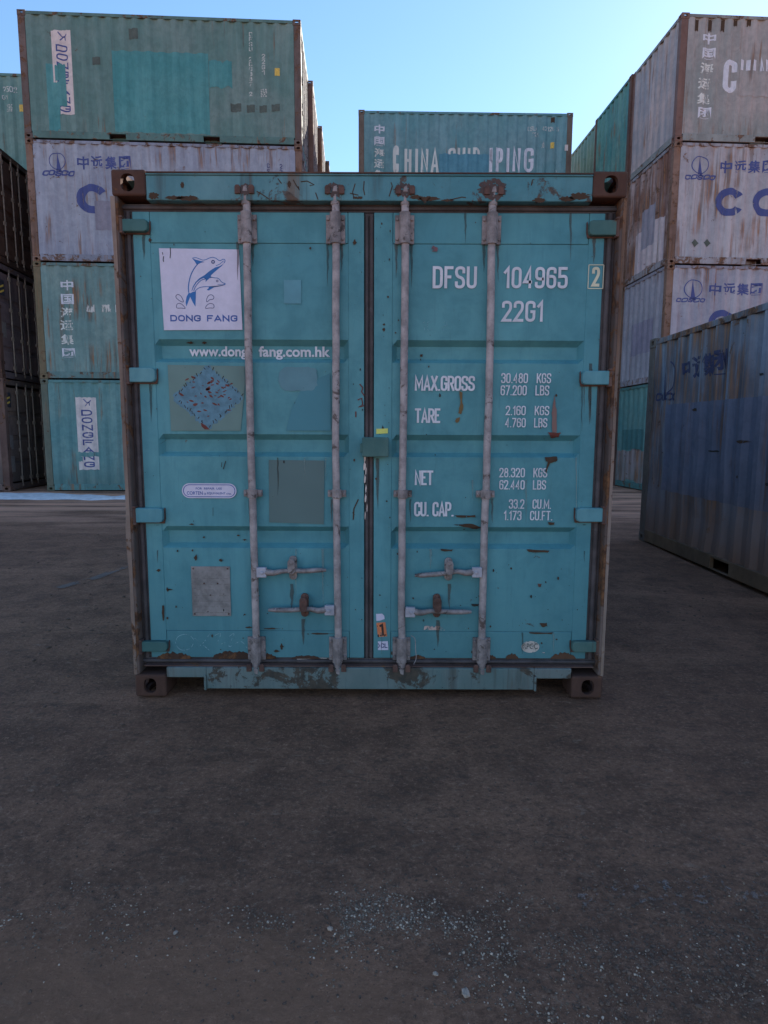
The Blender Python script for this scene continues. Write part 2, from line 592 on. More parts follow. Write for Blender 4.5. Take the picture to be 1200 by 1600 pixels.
def wall_mesh(name, pts, z0, z1, to, rows=7, dent=0.0, seed=0):
    nz = rows
    vs, fs = [], []
    for j in range(nz + 1):
        z = z0 + (z1 - z0) * j / nz
        for (x, d) in pts:
            dd = d
            if 0 < j < nz:
                dd += dent * max(0.0, mnoise.noise(Vector((x * 1.4 + seed * 5.3, z * 1.7, seed * 3.7))) - 0.05) * 2.2
            vs.append(to(x, dd, z))
    n = len(pts)
    for j in range(nz):
        for i in range(n - 1):
            fs.append((j * n + i, j * n + i + 1, (j + 1) * n + i + 1, (j + 1) * n + i))
    mb = MB().add(vs, fs)
    return mb.mesh(name, recalc=False)

# mapping from (along, inward depth, z) to container coordinates; long axis x
def side_front(L, W):
    return lambda u, d, z: (u, -W / 2 + d, z)
def side_back(L, W):
    return lambda u, d, z: (-u, W / 2 - d, z)
def end_right(L, W):
    return lambda u, d, z: (L / 2 - d, u, z)
def end_left(L, W):
    return lambda u, d, z: (-L / 2 + d, -u, z)

# corner casting: a hollow cast block with an oval hole in each outer face (built once by boolean cuts)
def make_casting():
    lx, ly, lz = 0.178, 0.162, 0.118
    def tmp(mb, bevel=0):
        o = bpy.data.objects.new('tmp', mb.mesh('tmp'))
        COL.objects.link(o)
        if bevel:
            b = o.modifiers.new('b', 'BEVEL')
            b.width = bevel
            b.segments = 3
        return o
    body = tmp(MB().box(0, lx, 0, ly, -lz, 0), 0.011)
    cutters = [tmp(MB().box(0.026, lx - 0.008, 0.026, ly - 0.008, -lz + 0.012, -0.026))]
    def oval(c, ax, ra, rb, h):
        n = 20
        va, vb = [], []
        for i in range(n):
            an = 2 * math.pi * i / n
            p, q = ra * math.copysign(abs(math.cos(an)) ** 0.8, math.cos(an)), rb * math.copysign(abs(math.sin(an)) ** 0.8, math.sin(an))
            for lst, o in ((va, -h), (vb, h)):
                if ax == 'x':
                    lst.append((c[0] + o, c[1] + p, c[2] + q))
                elif ax == 'y':
                    lst.append((c[0] + p, c[1] + o, c[2] + q))
                else:
                    lst.append((c[0] + p, c[1] + q, c[2] + o))
        f = [(i, (i + 1) % n, n + (i + 1) % n, n + i) for i in range(n)] + [tuple(range(n - 1, -1, -1)), tuple(range(n, 2 * n))]
        return MB().add(va + vb, f)
    cutters.append(tmp(oval((0, 0.078, -0.060), 'x', 0.033, 0.040, 0.06)))
    cutters.append(tmp(oval((0.089, 0, -0.058), 'y', 0.040, 0.028, 0.06)))
    cutters.append(tmp(oval((0.089, 0.081, 0), 'z', 0.060, 0.033, 0.06)))
    for c in cutters:
        m = body.modifiers.new('c', 'BOOLEAN')
        m.operation = 'DIFFERENCE'
        m.object = c
        m.solver = 'EXACT'
    bpy.context.view_layer.update()
    dg = bpy.context.evaluated_depsgraph_get()
    me = bpy.data.meshes.new_from_object(body.evaluated_get(dg))
    for c in cutters + [body]:
        bpy.data.objects.remove(c)
    return me

CAST = make_casting()
CASTS = {}
for sx in (1, -1):
    for sy in (1, -1):
        for sz in (1, -1):
            mb = MB()
            vs = [(v.co.x * sx, v.co.y * sy, v.co.z * sz) for v in CAST.vertices]
            flip = sx * sy * sz < 0
            mb.add(vs, [tuple(reversed(p.vertices)) if flip else tuple(p.vertices) for p in CAST.polygons])
            CASTS[(sx, sy, sz)] = mb.mesh('corner_casting', recalc=False)

_mesh_cache = {}
def cached(key, fn):
    if key not in _mesh_cache:
        _mesh_cache[key] = fn()
    return _mesh_cache[key]

def end_door_parts(root, to, W, mats, H=H86):
    """Generic double-door end for a yard container in (u, d, z)."""
    hw = W / 2
    def leaf(s):
        def f():
            mb = MB()
            a, b = (-hw + 0.10, -0.012) if s < 0 else (0.012, hw - 0.10)
            z = [0.20, 0.62, 0.65, 0.73, 0.76, 1.16, 1.19, 1.27, 1.30, 1.72, 1.75, 1.83, 1.86, 2.40]
            dd = [0, 0, .03, .03, 0, 0, .03, .03, 0, 0, .03, .03, 0, 0]
            n = len(z)
            v = [(a, 0.05 + dd[i], z[i]) for i in range(n)] + [(b, 0.05 + dd[i], z[i]) for i in range(n)]
            mb.add(v, [(i, n + i, n + i + 1, i + 1) for i in range(n - 1)])
            mb.box(a, a + 0.07, 0.035, 0.09, 0.20, 2.40)
            mb.box(b - 0.07, b, 0.035, 0.09, 0.20, 2.40)
            return mb.mapped(to).mesh('door')
        return cached(('leaf', s, W, to.__qualname__), f)
    for s in (-1, 1):
        door = put('door', leaf(s), mats['wall'], root)
        for k, u in enumerate((0.58, 0.16)):
            u *= s
            def rod():
                mb = MB()
                mb.cyl((u, 0.012, 0.10), (u, 0.012, 2.50), 0.017, n=8)
                for z in (0.28, 0.95, 1.6, 2.30):
                    mb.box(u - 0.045, u + 0.045, -0.002, 0.036, z - 0.04, z + 0.04)
                mb.box(u - 0.035, u + 0.035, 0.0, 0.03, 0.08, 0.13)
                mb.box(u - 0.035, u + 0.035, 0.0, 0.03, 2.46, 2.52)
                return mb.mapped(to).mesh('lock_rod')
            put('lock_rod', cached(('rod', u, W, to.__qualname__), rod), mats.get('rod', GALVD), door)
        for z in (0.36, 0.98, 1.60, 2.22):
            def hinge():
                a, b = sorted((s * (hw - 0.17), s * (hw - 0.012)))
                return MB().box(a, b, 0.004, 0.034, z - 0.035, z + 0.035).mapped(to).mesh('hinge')
            put('hinge', cached(('hinge', s, z, W, to.__qualname__), hinge), mats.get('post', RUST), door)

def container(label, loc, yaw, mats, W=W8, H=H86, L=L20, group=None, ends=('wall', 'wall'), dent=0.006, seed=0, tilt=0.0, cat='container', pockets=True,
              castmat=None, front=True):
    root = thing('shipping_container', label, cat, loc, yaw, group, tilt)
    hw, hl = W / 2, L / 2
    post, wall, rail = mats.get('post', RUST), mats['wall'], mats.get('rail', mats['wall'])
    # walls
    zt, zb = H - 0.075, 0.155
    key = round(W, 3)
    pf = corrugation(-hl + 0.16, hl - 0.16)
    for nm, to in (('f', side_front(L, W)), ('b', side_back(L, W))):
        me = cached(('side', nm, key, seed % 5, dent), lambda: wall_mesh('side_wall', [(x, d + 0.012) for x, d in pf], zb, zt, to, dent=dent, seed=seed % 5))
        put('side_wall', me, wall, root)
    pe = corrugation(-hw + 0.14, hw - 0.14)
    for i, to in enumerate((end_left(L, W), end_right(L, W))):
        if ends[i] == 'wall':
            me = cached(('end', i, key, seed % 5, dent), lambda: wall_mesh('end_wall', [(x, d + 0.012) for x, d in pe], zb, zt, to, dent=dent, seed=seed % 5 + 9))
            put('end_wall', me, mats.get('end', wall), root)
        elif ends[i] == 'door':
            end_door_parts(root, to, W, mats)
    # posts
    for sx in (-1, 1):
        for sy in (-1, 1):
            def pm():
                xs = sorted((sx * hl - sx * 0.004, sx * (hl - 0.155)))
                ys = sorted((sy * hw - sy * 0.004, sy * (hw - 0.135)))
                if sx > 0 and ends[1] == 'custom':
                    ys = sorted((sy * (hw - 0.004), sy * (hw - 0.026)))
                return MB().box(xs[0], xs[1], ys[0], ys[1], 0.118, H - 0.118).mesh('corner_post')
            put('corner_post', cached(('post', sx, sy, key, ends[1] == 'custom'), pm), post, root, bevel=0.008)
            for sz in (1, -1):
                o = put('corner_casting', CASTS[(-sx, -sy, sz)], castmat or mats.get('cast', post), root)
                o.location = (sx * hl, sy * hw, H if sz > 0 else 0)
    # rails
    for sy in (-1, 1):
        a, b = sorted((sy * (hw - 0.006), sy * (hw - 0.066)))
        put('top_rail', cached(('tr', sy, key), lambda: MB().box(-hl + 0.178, hl - 0.178, a, b, H - 0.085, H - 0.022).mesh('top_rail')), rail, root, bevel=0.004)
        def br():
            mb = MB()
            a2, b2 = sorted((sy * (hw - 0.004), sy * (hw - 0.05)))
            if pockets:
                for x0, x1 in ((-hl + 0.178, -1.205), (-0.845, 0.845), (1.205, hl - 0.178)):
                    mb.box(x0, x1, a2, b2, 0.018, 0.165)
                for x0 in (-1.205, 0.845):
                    mb.box(x0, x0 + 0.36, a2, b2, 0.138, 0.165)
                    mb.box(x0, x0 + 0.36, a2, b2, 0.018, 0.026)
                    i0, i1 = sorted((sy * (hw - 0.20), sy * (hw - 0.21)))
                    mb.box(x0, x0 + 0.36, i0, i1, 0.026, 0.138)
            else:
                mb.box(-hl + 0.178, hl - 0.178, a2, b2, 0.018, 0.165)
            return mb.mesh('bottom_rail')
        put('bottom_rail', cached(('br', sy, key, pockets), br), mats.get('brail', rail), root, bevel=0.004)
    for i, sx in enumerate((-1, 1)):
        if ends[i] == 'custom':
            continue
        a, b = sorted((sx * (hl - 0.004), sx * (hl - 0.06)))
        zz = 0.135 if ends[i] == 'door' else 0.085
        put('top_rail', cached(('te', sx, key, zz), lambda: MB().box(a, b, -hw + 0.162, hw - 0.162, H - zz, H - 0.015).mesh('top_rail')), rail, root, bevel=0.004)
        put('bottom_rail', cached(('be', sx, key), lambda: MB().box(a, b, -hw + 0.162, hw - 0.162, 0.018, 0.16).mesh('bottom_rail')), mats.get('brail', rail), root, bevel=0.004)
    # roof and floor
    def roof():
        n = 21
        vs, fs = [], []
        for i in range(n * 4 + 1):
            x = -hl + 0.06 + (L - 0.12) * i / (n * 4)
            z = H - 0.03 - (0.0 if i % 4 in (0, 1) else 0.02)
            vs += [(x, -hw + 0.055, z), (x, hw - 0.055, z)]
            if i:
                fs.append((2 * i - 2, 2 * i, 2 * i + 1, 2 * i - 1))
        return MB().add(vs, fs).mesh('roof', False)
    put('roof', cached(('roof', key), roof), mats.get('roof', wall), root)
    put('underfloor', cached(('floor', key), lambda: MB().box(-hl + 0.07, hl - 0.13, -hw + 0.06, hw - 0.06, 0.14, 0.16).mesh('underfloor')), RUSTD, root)
    root['_L'] = L
    return root, pf, pe

def local_hit(root, px, py, face='front', W=W8, L=L20, inset=0.0):
    """photo pixel -> (u, z) on one wall of a container standing in the yard"""
    M = root.matrix_basis.inverted()
    o = M @ Vector((0, 0, CH))
    d = M.to_3x3() @ ray(px, py)
    if face == 'front':
        t = (-W / 2 + inset - o.y) / d.y
        p = o + d * t
        return p.x, p.z
    if face == 'left':
        t = (-L / 2 + inset - o.x) / d.x
        p = o + d * t
        return -p.y, p.z
    t = (L / 2 - inset - o.x) / d.x
    p = o + d * t
    return p.y, p.z

def wall_print(root, prof, to, name, shape, mat, eps=0.003, breaks=True, label=None):
    vs, fs = shape
    br = [p[0] for p in prof] if prof else None
    me = flat_mesh(name, vs, fs, lambda u, z, e=0: to(u, (prof_at(prof, u) + 0.012 if prof else 0.0) - eps - e, z), br)
    return put(name, me, mat, root, label=label)

def rect_shape(u0, z0, u1, z1, jag=0.0, seed=0):
    rnd = random.Random(seed)
    n = 10 if jag else 1
    top = [(u0 + (u1 - u0) * i / n, z1 + rnd.uniform(-jag, jag)) for i in range(n + 1)]
    bot = [(u0 + (u1 - u0) * i / n, z0 + rnd.uniform(-jag, jag)) for i in range(n + 1)]
    vs = bot + top
    return vs, [(i, i + 1, n + 2 + i, n + 1 + i) for i in range(n)]

# ------------------------------------------------------------------ ground
def ground_mat():
    t = NT('worn asphalt with dust and grit')
    c = t.coords()
    cs = t.coords((0.35, 2.2, 1))
    big = t.noise(c, 0.55, 5, 0.6)
    mid = t.noise(c, 3.5, 7, 0.65, 0.3)
    fin = t.noise(c, 60, 5, 0.75)
    sw = t.noise(cs, 1.0, 6, 0.6, 0.5)
    base = t.mix(t.ramp(big, 0.32, 0.66), (0.277, 0.124, 0.073), (0.427, 0.193, 0.112))
    base = t.mix(t.ramp(mid, 0.38, 0.66, 0, 0.75), base, (0.180, 0.082, 0.050))
    base = t.mix(t.ramp(sw, 0.50, 0.70, 0, 0.6), base, (0.531, 0.246, 0.142))
    base = t.mix(t.ramp(fin, 0.36, 0.50, 0.55, 0), base, (0.139, 0.066, 0.041))
    base = t.mix(t.ramp(fin, 0.52, 0.74, 0, 0.75), base, (0.693, 0.350, 0.216))
    pat = t.noise(t.coords((1, 1.6, 1)), 14, 9, 0.78, 0.4)
    base = t.mix(t.ramp(pat, 0.53, 0.60, 0, 0.6), base, (0.142, 0.079, 0.054))
    base = t.mix(t.ramp(pat, 0.42, 0.36, 0, 0.45), base, (0.486, 0.291, 0.196))
    grit = t.noise(c, 170, 3, 0.7)
    base = t.mix(t.ramp(grit, 0.60, 0.74, 0, 0.6), base, (0.832, 0.446, 0.296))
    # earth trodden smooth close to the camera
    sepn = t.n('ShaderNodeSeparateXYZ')
    t.l(c, sepn.inputs[0])
    nearm = t.math('MULTIPLY', t.ramp(t.math('ADD', sepn.outputs[1], t.math('MULTIPLY', big, 0.5)), 1.95, 1.65), t.ramp(sepn.outputs[0], 0.25, -0.15))
    base = t.mix(t.math('MULTIPLY', nearm, 0.55), base, (0.497, 0.223, 0.123))
    vor = t.n('ShaderNodeTexVoronoi')
    t.l(c, vor.inputs['Vector'])
    vor.inputs['Scale'].default_value = 75
    speck = t.math('MULTIPLY', t.ramp(vor.outputs['Distance'], 0.10, 0.22, 1, 0), t.ramp(t.noise(c, 5.0, 6, 0.7), 0.50, 0.66))
    base = t.mix(t.math('MULTIPLY', speck, 0.5), base, (0.761, 0.417, 0.272))
    # pale dusty band further out, towards the snow
    sep = t.n('ShaderNodeSeparateXYZ')
    t.l(c, sep.inputs[0])
    far = t.math('MULTIPLY', t.ramp(sep.outputs[1], 8.0, 11.5), t.ramp(sw, 0.36, 0.62))
    base = t.mix(t.math('MULTIPLY', far, 0.8), base, (0.923, 0.446, 0.284))
    t.l(base, t.b.inputs['Base Color'])
    t.b.inputs['Roughness'].default_value = 0.85
    t.b.inputs['Specular IOR Level'].default_value = 0.25
    h = t.math('ADD', t.math('ADD', t.math('MULTIPLY', fin, 0.45), t.math('MULTIPLY', pat, 0.9)), t.math('ADD', t.math('MULTIPLY', mid, 1.6), t.math('MULTIPLY', vor.outputs['Distance'], 0.12)))
    t.bump(h, 1.0, 0.022)
    return t.m

def sst(x):
    x = max(0.0, min(1.0, x))
    return x * x * (3 - 2 * x)

def ground_z(x, y):
    dip = -0.055 * sst((x - 2.0) / 1.2) * sst((9.5 - y) / 4.5) * sst((9.0 - x) / 2)
    rough = 0.0
    if -14 < x < 14 and -2 < y < 26:
        v = Vector((x, y, 0))
        n = mnoise.noise(v * 1.7) * 0.5 + mnoise.noise(v * 5.1) * 0.35 + mnoise.noise(v * 14) * 0.22 + mnoise.noise(v * 37) * 0.12
        amp = 0.008 * (0.6 + 1.3 * sst((x - 0.2) / 1.2) * sst((2.9 - y) / 1.2) + 0.3 * sst((2.6 - y) / 0.8))
        rough = amp * n - 0.010
    else:
        rough = -0.010
    return dip + rough

def axis(segs):
    out = []
    for a, b, st in segs:
        n = max(1, int(round((b - a) / st)))
        out += [a + (b - a) * i / n for i in range(n)]
    out.append(segs[-1][1])
    return out

xs = axis([(-320, -40, 40), (-40, -12, 4), (-12, -3, 0.20), (-3, -1.6, 0.05), (-1.6, 1.6, 0.018), (1.6, 3, 0.05), (3, 12, 0.20), (12, 40, 4), (40, 320, 40)])
ys = axis([(-320, -40, 40), (-40, -2, 4), (-2, 1.0, 0.15), (1.0, 3.3, 0.018), (3.3, 6, 0.06), (6, 16, 0.16), (16, 40, 3), (40, 320, 40)])
gv = [(x, y, ground_z(x, y)) for y in ys for x in xs]
nx = len(xs)
gf = [(j * nx + i, j * nx + i + 1, (j + 1) * nx + i + 1, (j + 1) * nx + i) for j in range(len(ys) - 1) for i in range(nx - 1)]
gm = bpy.data.meshes.new('ground')
gm.from_pydata(gv, [], gf)
gm.shade_smooth()
put('ground', gm, ground_mat(), kind='structure')

# snow lying in front of the left stack
def snow():
    mb = MB()
    nu, nv = 150, 10
    vs, fs = [], []
    for i in range(nu + 1):
        x = -15 + 12.2 * i / nu
        k = (x + 15) / 12.2
        n1 = mnoise.noise(Vector((x * 1.3, 3.3, 0))) * 0.22 + mnoise.noise(Vector((x * 4.1, 9.3, 0))) * 0.10
        y0 = 12.72 + 0.16 * mnoise.noise(Vector((x * 1.9, 0, 5)))
        y1 = 14.15 - 0.95 * sst((x + 9.5) / 6.0) + n1
        for j in range(nv + 1):
            v = j / nv
            y = y0 + (y1 - y0) * v
            h = math.sin(math.pi * min(1, max(0, v))) ** 0.6 * (0.035 + 0.05 * (1 - k)) * (1 + 0.6 * mnoise.noise(Vector((x * 3, y * 4, 1))))
            h *= min(1.0, (x + 15) * 2, (-2.8 - x) * 2)
            vs.append((x, y, -0.014 + max(h, 0)))
    for i in range(nu):
        for j in range(nv):
            a = i * (nv + 1) + j
            fs.append((a, a + nv + 1, a + nv + 2, a + 1))
    m = MB().add(vs, fs).mesh('snow', False)
    m.shade_smooth()
    t = NT('old snow')
    c = t.coords()
    n = t.noise(c, 7, 8, 0.7)
    t.l(t.mix(t.ramp(n, 0.35, 0.75), (0.92, 0.86, 0.86), (0.66, 0.60, 0.60)), t.b.inputs['Base Color'])
    t.b.inputs['Roughness'].default_value = 0.7
    t.bump(n, 0.4, 0.02)
    put('snow', m, t.m, kind='structure')
snow()

# old painted line, worn, running off behind the container
def strip_on_ground(name, pts, w, mat, lift=0.004):
    P = [Vector(on_ground(*p)) for p in pts]
    Q = []
    for a, b in zip(P, P[1:]):
        for k in range(14):
            Q.append(a.lerp(b, k / 14))
    Q.append(P[-1])
    vs, fs = stroke(Q, w)
    me = bpy.data.meshes.new(name)
    me.from_pydata([(x, y, ground_z(x, y) + lift) for x, y in vs], [], fs)
    return put(name, me, mat, kind='structure')
FADEL = print_mat('worn white road paint', (0.17, 0.155, 0.145), 0.75, 3.0, 1.0, 21, 0.8, 0.7)
FROST = print_mat('thin frost film', (0.21, 0.20, 0.20), 1.15, 26.0, 1.0, 23, 0.8, 0.45)
strip_on_ground('frost', [(905, 1402), (960, 1392), (1020, 1388), (1060, 1392), (1115, 1384), (1180, 1396), (1260, 1400)], 0.11, FROST, 0.006)
strip_on_ground('frost', [(975, 1370), (1010, 1374), (1050, 1384)], 0.03, FROST, 0.0065)
strip_on_ground('frost', [(1080, 1376), (1095, 1380), (1110, 1386)], 0.07, FROST, 0.0068)
strip_on_ground('road_marking', [(90, 918), (150, 902), (228, 872), (262, 858)], 0.10, FADEL, 0.007)

# gravel: nobody could count it
def gravel():
    rnd = random.Random(11)
    ico = [(0, 0, 1), (0.89, 0, 0.45), (0.28, 0.85, 0.45), (-0.72, 0.53, 0.45), (-0.72, -0.53, 0.45), (0.28, -0.85, 0.45),
           (0.72, 0.53, -0.45), (-0.28, 0.85, -0.45), (-0.89, 0, -0.45), (-0.28, -0.85, -0.45), (0.72, -0.53, -0.45)]
    fc = [(0, 1, 2), (0, 2, 3), (0, 3, 4), (0, 4, 5), (0, 5, 1), (1, 6, 2), (2, 7, 3), (3, 8, 4), (4, 9, 5), (5, 10, 1), (6, 7, 2), (7, 8, 3), (8, 9, 4), (9, 10, 5), (10, 6, 1)]
    # photo patches: centre, spread, count, size range in mm
    pat = [((600, 1425), (105, 24), 4200, (0.9, 4.2)), ((700, 1475), (110, 30), 1500, (1.2, 4.4)), ((830, 1530), (70, 55), 1300, (1.2, 4.2)),
           ((470, 1445), (70, 22), 260, (1.2, 4.2)), ((1090, 1510), (110, 60), 1700, (1.0, 3.8)), ((940, 1450), (80, 50), 380, (1.2, 3.6)),
           ((70, 1430), (120, 30), 900, (1.2, 4.0)), ((250, 1460), (90, 30), 160, (1.2, 4.0)), ((1000, 1290), (90, 20), 200, (1.0, 2.4)),
           ((300, 1300), (300, 90), 260, (1.0, 2.6)), ((600, 1250), (420, 110), 320, (1.0, 2.6)), ((150, 1390), (40, 10), 120, (1, 3))]
    out = [MB(), MB()]
    for (cx, cy), (sx, sy), n, (r0, r1) in pat:
        for _ in range(n):
            px, py = rnd.gauss(cx, sx), rnd.gauss(cy, sy)
            if py < 1105 or py > 1680:
                continue
            x, y = on_ground(px, py)
            if mnoise.noise(Vector((x * 6, y * 9, 2))) + 0.5 * mnoise.noise(Vector((x * 17, y * 21, 7))) + rnd.uniform(-0.25, 0.25) < -0.02:
                continue
            r = (r0 + (r1 - r0) * rnd.random() ** 3) / 1000
            an = rnd.uniform(0, 6.28)
            ca, sa = math.cos(an), math.sin(an)
            ex, ey, ez = rnd.uniform(0.8, 1.5), rnd.uniform(0.7, 1.1), rnd.uniform(0.45, 0.8)
            z = ground_z(x, y) + r * ez * 0.45
            vs = []
            for a, b, c in ico:
                q = rnd.uniform(0.8, 1.15)
                a, b, c = a * ex * r * q, b * ey * r * q, c * ez * r * q
                vs.append((x + a * ca - b * sa, y + a * sa + b * ca, z + c))
            out[0 if rnd.random() < 0.27 else 1].add(vs, fc)
    clod = MB()
    for (cx, cy), (sx, sy), n, (r0, r1) in (((1080, 1480), (120, 80), 1500, (2, 7)), ((700, 1460), (260, 60), 900, (1.5, 5)), ((300, 1350), (260, 120), 900, (1.5, 4.5)), ((900, 1250), (250, 90), 700, (2, 5)), ((120, 950), (90, 90), 220, (5, 16)), ((1060, 900), (70, 60), 120, (5, 14))):
        for _ in range(n):
            px, py = rnd.gauss(cx, sx), rnd.gauss(cy, sy)
            if py < 830 or py > 1690 or (1000 > py and 200 < px < 990):
                continue
            x, y = on_ground(px, py)
            if y > 2.95 and -1.5 < x < 1.4:
                continue
            r = (r0 + (r1 - r0) * rnd.random() ** 2.5) / 1000
            an = rnd.uniform(0, 6.28)
            ca, sa = math.cos(an), math.sin(an)
            vs = []
            for a, b, c in ico:
                q = rnd.uniform(0.7, 1.2)
                a, b, c = a * 1.4 * r * q, b * r * q, c * 0.55 * r * q
                vs.append((x + a * ca - b * sa, y + a * sa + b * ca, ground_z(x, y) + r * 0.15 + c))
            clod.add(vs, fc)
    out.append(clod)
    for mb, nm, col in ((out[2], 'crumbled dirt', (0.090, 0.064, 0.048)), (out[0], 'pale grit', (0.52, 0.35, 0.25)), (out[1], 'grey grit', (0.24, 0.150, 0.100))):
        o = put('gravel', mb.mesh('gravel'), plain(nm, col, 0.85, 0.5, 90), kind='stuff')
        o['label'] = 'scatter of %s over the dark asphalt in front of the doors' % nm
        o['category'] = 'gravel'
gravel()

def stone(px, py, r, label, seed):
    x, y = on_ground(px, py)
    bm = bmesh.new()
    bmesh.ops.create_icosphere(bm, subdivisions=1, radius=r)
    for v in bm.verts:
        n = mnoise.noise(v.co / r * 1.1 + Vector((seed, 0, 0))) * 0.35 + mnoise.noise(v.co / r * 2.7 + Vector((seed, 5, 0))) * 0.15
        v.co *= (1 + n) * random.uniform(0.78, 1.15)
        v.co.x *= 1.25
        v.co.z *= 0.6
    me = bpy.data.meshes.new('stone')
    bm.to_mesh(me)
    bm.free()
    o = put('stone', me, plain('pale stone', (0.26, 0.235, 0.21), 0.85, 0.3, 60))
    o.location = (x, y, ground_z(x, y) + r * 0.35)
    o.rotation_euler = (0, 0, seed)
    o['label'] = label
    o['category'] = 'stone'
stone(728, 1548, 0.013, 'largest pale stone on the asphalt, below the gravel band', 1.3)
stone(681, 1518, 0.007, 'small pale angular stone just above the largest one', 2.7)
stone(274, 1453, 0.007, 'small pale stone at the left end of the gravel band', 4.1)
stone(516, 1448, 0.008, 'whitish chip of stone in the thick of the gravel band', 5.6)

# ------------------------------------------------------------------ the front container
XC, Y0 = -0.075, 3.09
TEAL = paint('teal door paint', (0.094, 0.285, 0.325), (0.125, 0.330, 0.350), rust=0.44, streak=0.30, rough=0.42, seed=1, dirt=0.30, grime=(0.09, 0.12, 0.12), scratch=0.3)
TEALF = paint('faded teal frame paint', (0.054, 0.202, 0.272), (0.089, 0.221, 0.272), rust=0.72, streak=0.7, rough=0.5, seed=2, scratch=0.5, rustc=((0.035, 0.021, 0.018), (0.095, 0.055, 0.036)))
TEALS = paint('scuffed teal sill paint', (0.100, 0.207, 0.236), (0.173, 0.234, 0.261), rust=0.88, streak=0.7, rough=0.6, seed=8, scratch=0.7, dirt=0.35, dirt_h=0.5, rustc=((0.030, 0.020, 0.017), (0.085, 0.052, 0.036)))
fm = dict(wall=TEAL, post=paint('mottled post rust', (0.075, 0.066, 0.068), (0.12, 0.105, 0.105), rust=0.95, streak=0.8, rough=0.85, seed=9), rail=TEALF, cast=RUSTD, roof=TEALF)
front, pf_, pe_ = container('teal container in front with closed doors, four grey lock rods and white dolphin sticker',
                            (XC, Y0 + L20 / 2, 0), R(-90), fm, W=2.43, ends=('wall', 'custom'), dent=0.004, seed=1)
TOF = end_right(L20, 2.43)
def FU(px, py, d=0.0):
    """photo pixel -> (u, z) on the door end at depth d"""
    r = ray(px, py)
    t = (Y0 + d) / r.y
    return r.x * t - XC, CH + r.z * t
def FD(px, py):
    return FU(px, py, 0.055)

def fput(name, mb, mat, parent=front, bevel=0.0, smooth=False, label=None, seg=2):
    me = mb.mapped(TOF).mesh(name)
    if smooth:
        me.shade_smooth()
        me.set_sharp_from_angle(angle=R(40)) if hasattr(me, 'set_sharp_from_angle') else None
    return put(name, me, mat, parent, bevel=bevel, label=label, seg=seg)

hw = 2.43 / 2
DZ0, DZ1 = FD(576, 1028)[1], FD(576, 332)[1]
doors_u = [(FD(206, 332)[0], FD(569, 700)[0]), (FD(584, 700)[0], FD(946, 340)[0])]
# header, sill, seals
fput('header', MB().box(-hw + 0.162, hw - 0.162, 0.006, 0.08, 2.455, 2.566).box(-hw + 0.162, hw - 0.162, 0.0, 0.10, 2.566, 2.574), TEALF, bevel=0.004)
fput('header_lip', MB().box(-hw + 0.165, hw - 0.165, -0.002, 0.05, 2.5745, 2.580), RUSTD)
def seal():
    mb = MB()
    for a, b, z0, z1 in ((-hw + 0.027, hw - 0.027, DZ1 + 0.002, 2.4548), (-hw + 0.027, hw - 0.027, 0.158, DZ0 - 0.002)):
        mb.box(a, b, 0.062, 0.10, z0, z1)
        zc = (z0 + z1) / 2
        mb.cyl((a, 0.060, zc), (b, 0.060, zc), (z1 - z0) * 0.30, n=10)
    return mb
fput('door_seal', seal(), RUBBER, smooth=True)
for a, b in ((-hw + 0.027, doors_u[0][0] - 0.001), (doors_u[1][1] + 0.001, hw - 0.027)):
    mb = MB().box(a, b, 0.066, 0.10, DZ0 - 0.001, DZ1 + 0.001)
    mb.cyl(((a + b) / 2, 0.064, DZ0), ((a + b) / 2, 0.064, DZ1), (b - a) * 0.28, n=10)
    fput('door_seal', mb, RUBBER, smooth=True)
a, b = doors_u[0][1] + 0.001, doors_u[1][0] - 0.001
fput('door_seal', MB().box(a, b, 0.064, 0.10, DZ0, DZ1).box(a + 0.006, (a + b) / 2 - 0.004, 0.052, 0.064, DZ0, DZ1 - 0.01).box((a + b) / 2 + 0.004, b - 0.004, 0.054, 0.064, DZ0, DZ1 - 0.01), RUBBER, bevel=0.004)
c0, c1 = FU(322, 1060)[0], FU(835, 1060)[0]
sill = MB().box(c0, c1, 0.006, 0.09, 0.042, 0.157).box(-hw + 0.164, c0, 0.006, 0.09, 0.103, 0.157).box(c1, hw - 0.164, 0.006, 0.09, 0.103, 0.157)
sill.box(c0 - 0.012, c0, -0.002, 0.12, 0.036, 0.118).box(c1, c1 + 0.012, -0.002, 0.12, 0.036, 0.118)
fput('sill', sill, TEALS, bevel=0.004)
fput('sill_top_edge', MB().box(-hw + 0.045, hw - 0.045, 0.02, 0.06, 0.1575, 0.163), RUST)
fput('crossmember', MB().box(-hw + 0.10, hw - 0.10, 0.35, 0.42, 0.03, 0.13).box(-hw + 0.10, hw - 0.10, 0.85, 0.92, 0.03, 0.13).box(-hw + 0.17, -hw + 0.30, 0.12, 0.35, 0.10, 0.138).box(hw - 0.30, hw - 0.17, 0.12, 0.35, 0.10, 0.138), RUSTD)
for s in (-1, 1):
    u0, u1 = sorted((s * (hw - 0.006), s * (hw - 0.012)))
    # jagged rusty outer edge of the post
    rnd = random.Random(5 + s)
    poly_o = []
    N = 46
    for i in range(N + 1):
        z = 0.12 + (2.47 - 0.12) * i / N
        w = 0.004 + 0.011 * max(0, mnoise.noise(Vector((z * 3.1, s * 4.0, 0)))) + rnd.uniform(0, 0.003)
        poly_o.append((s * (hw - 0.002 + w * (1.0 if s < 0 else 0.35)), z))
    inner = [(s * (hw - 0.014), 2.47), (s * (hw - 0.014), 0.12)]
    fput('post_edge', MB().prism(poly_o + inner, 0.001, 0.009), paint('flaking post edge', (0.13, 0.115, 0.11), (0.22, 0.20, 0.19), rust=0.8, streak=0.75, rough=0.85, seed=6))

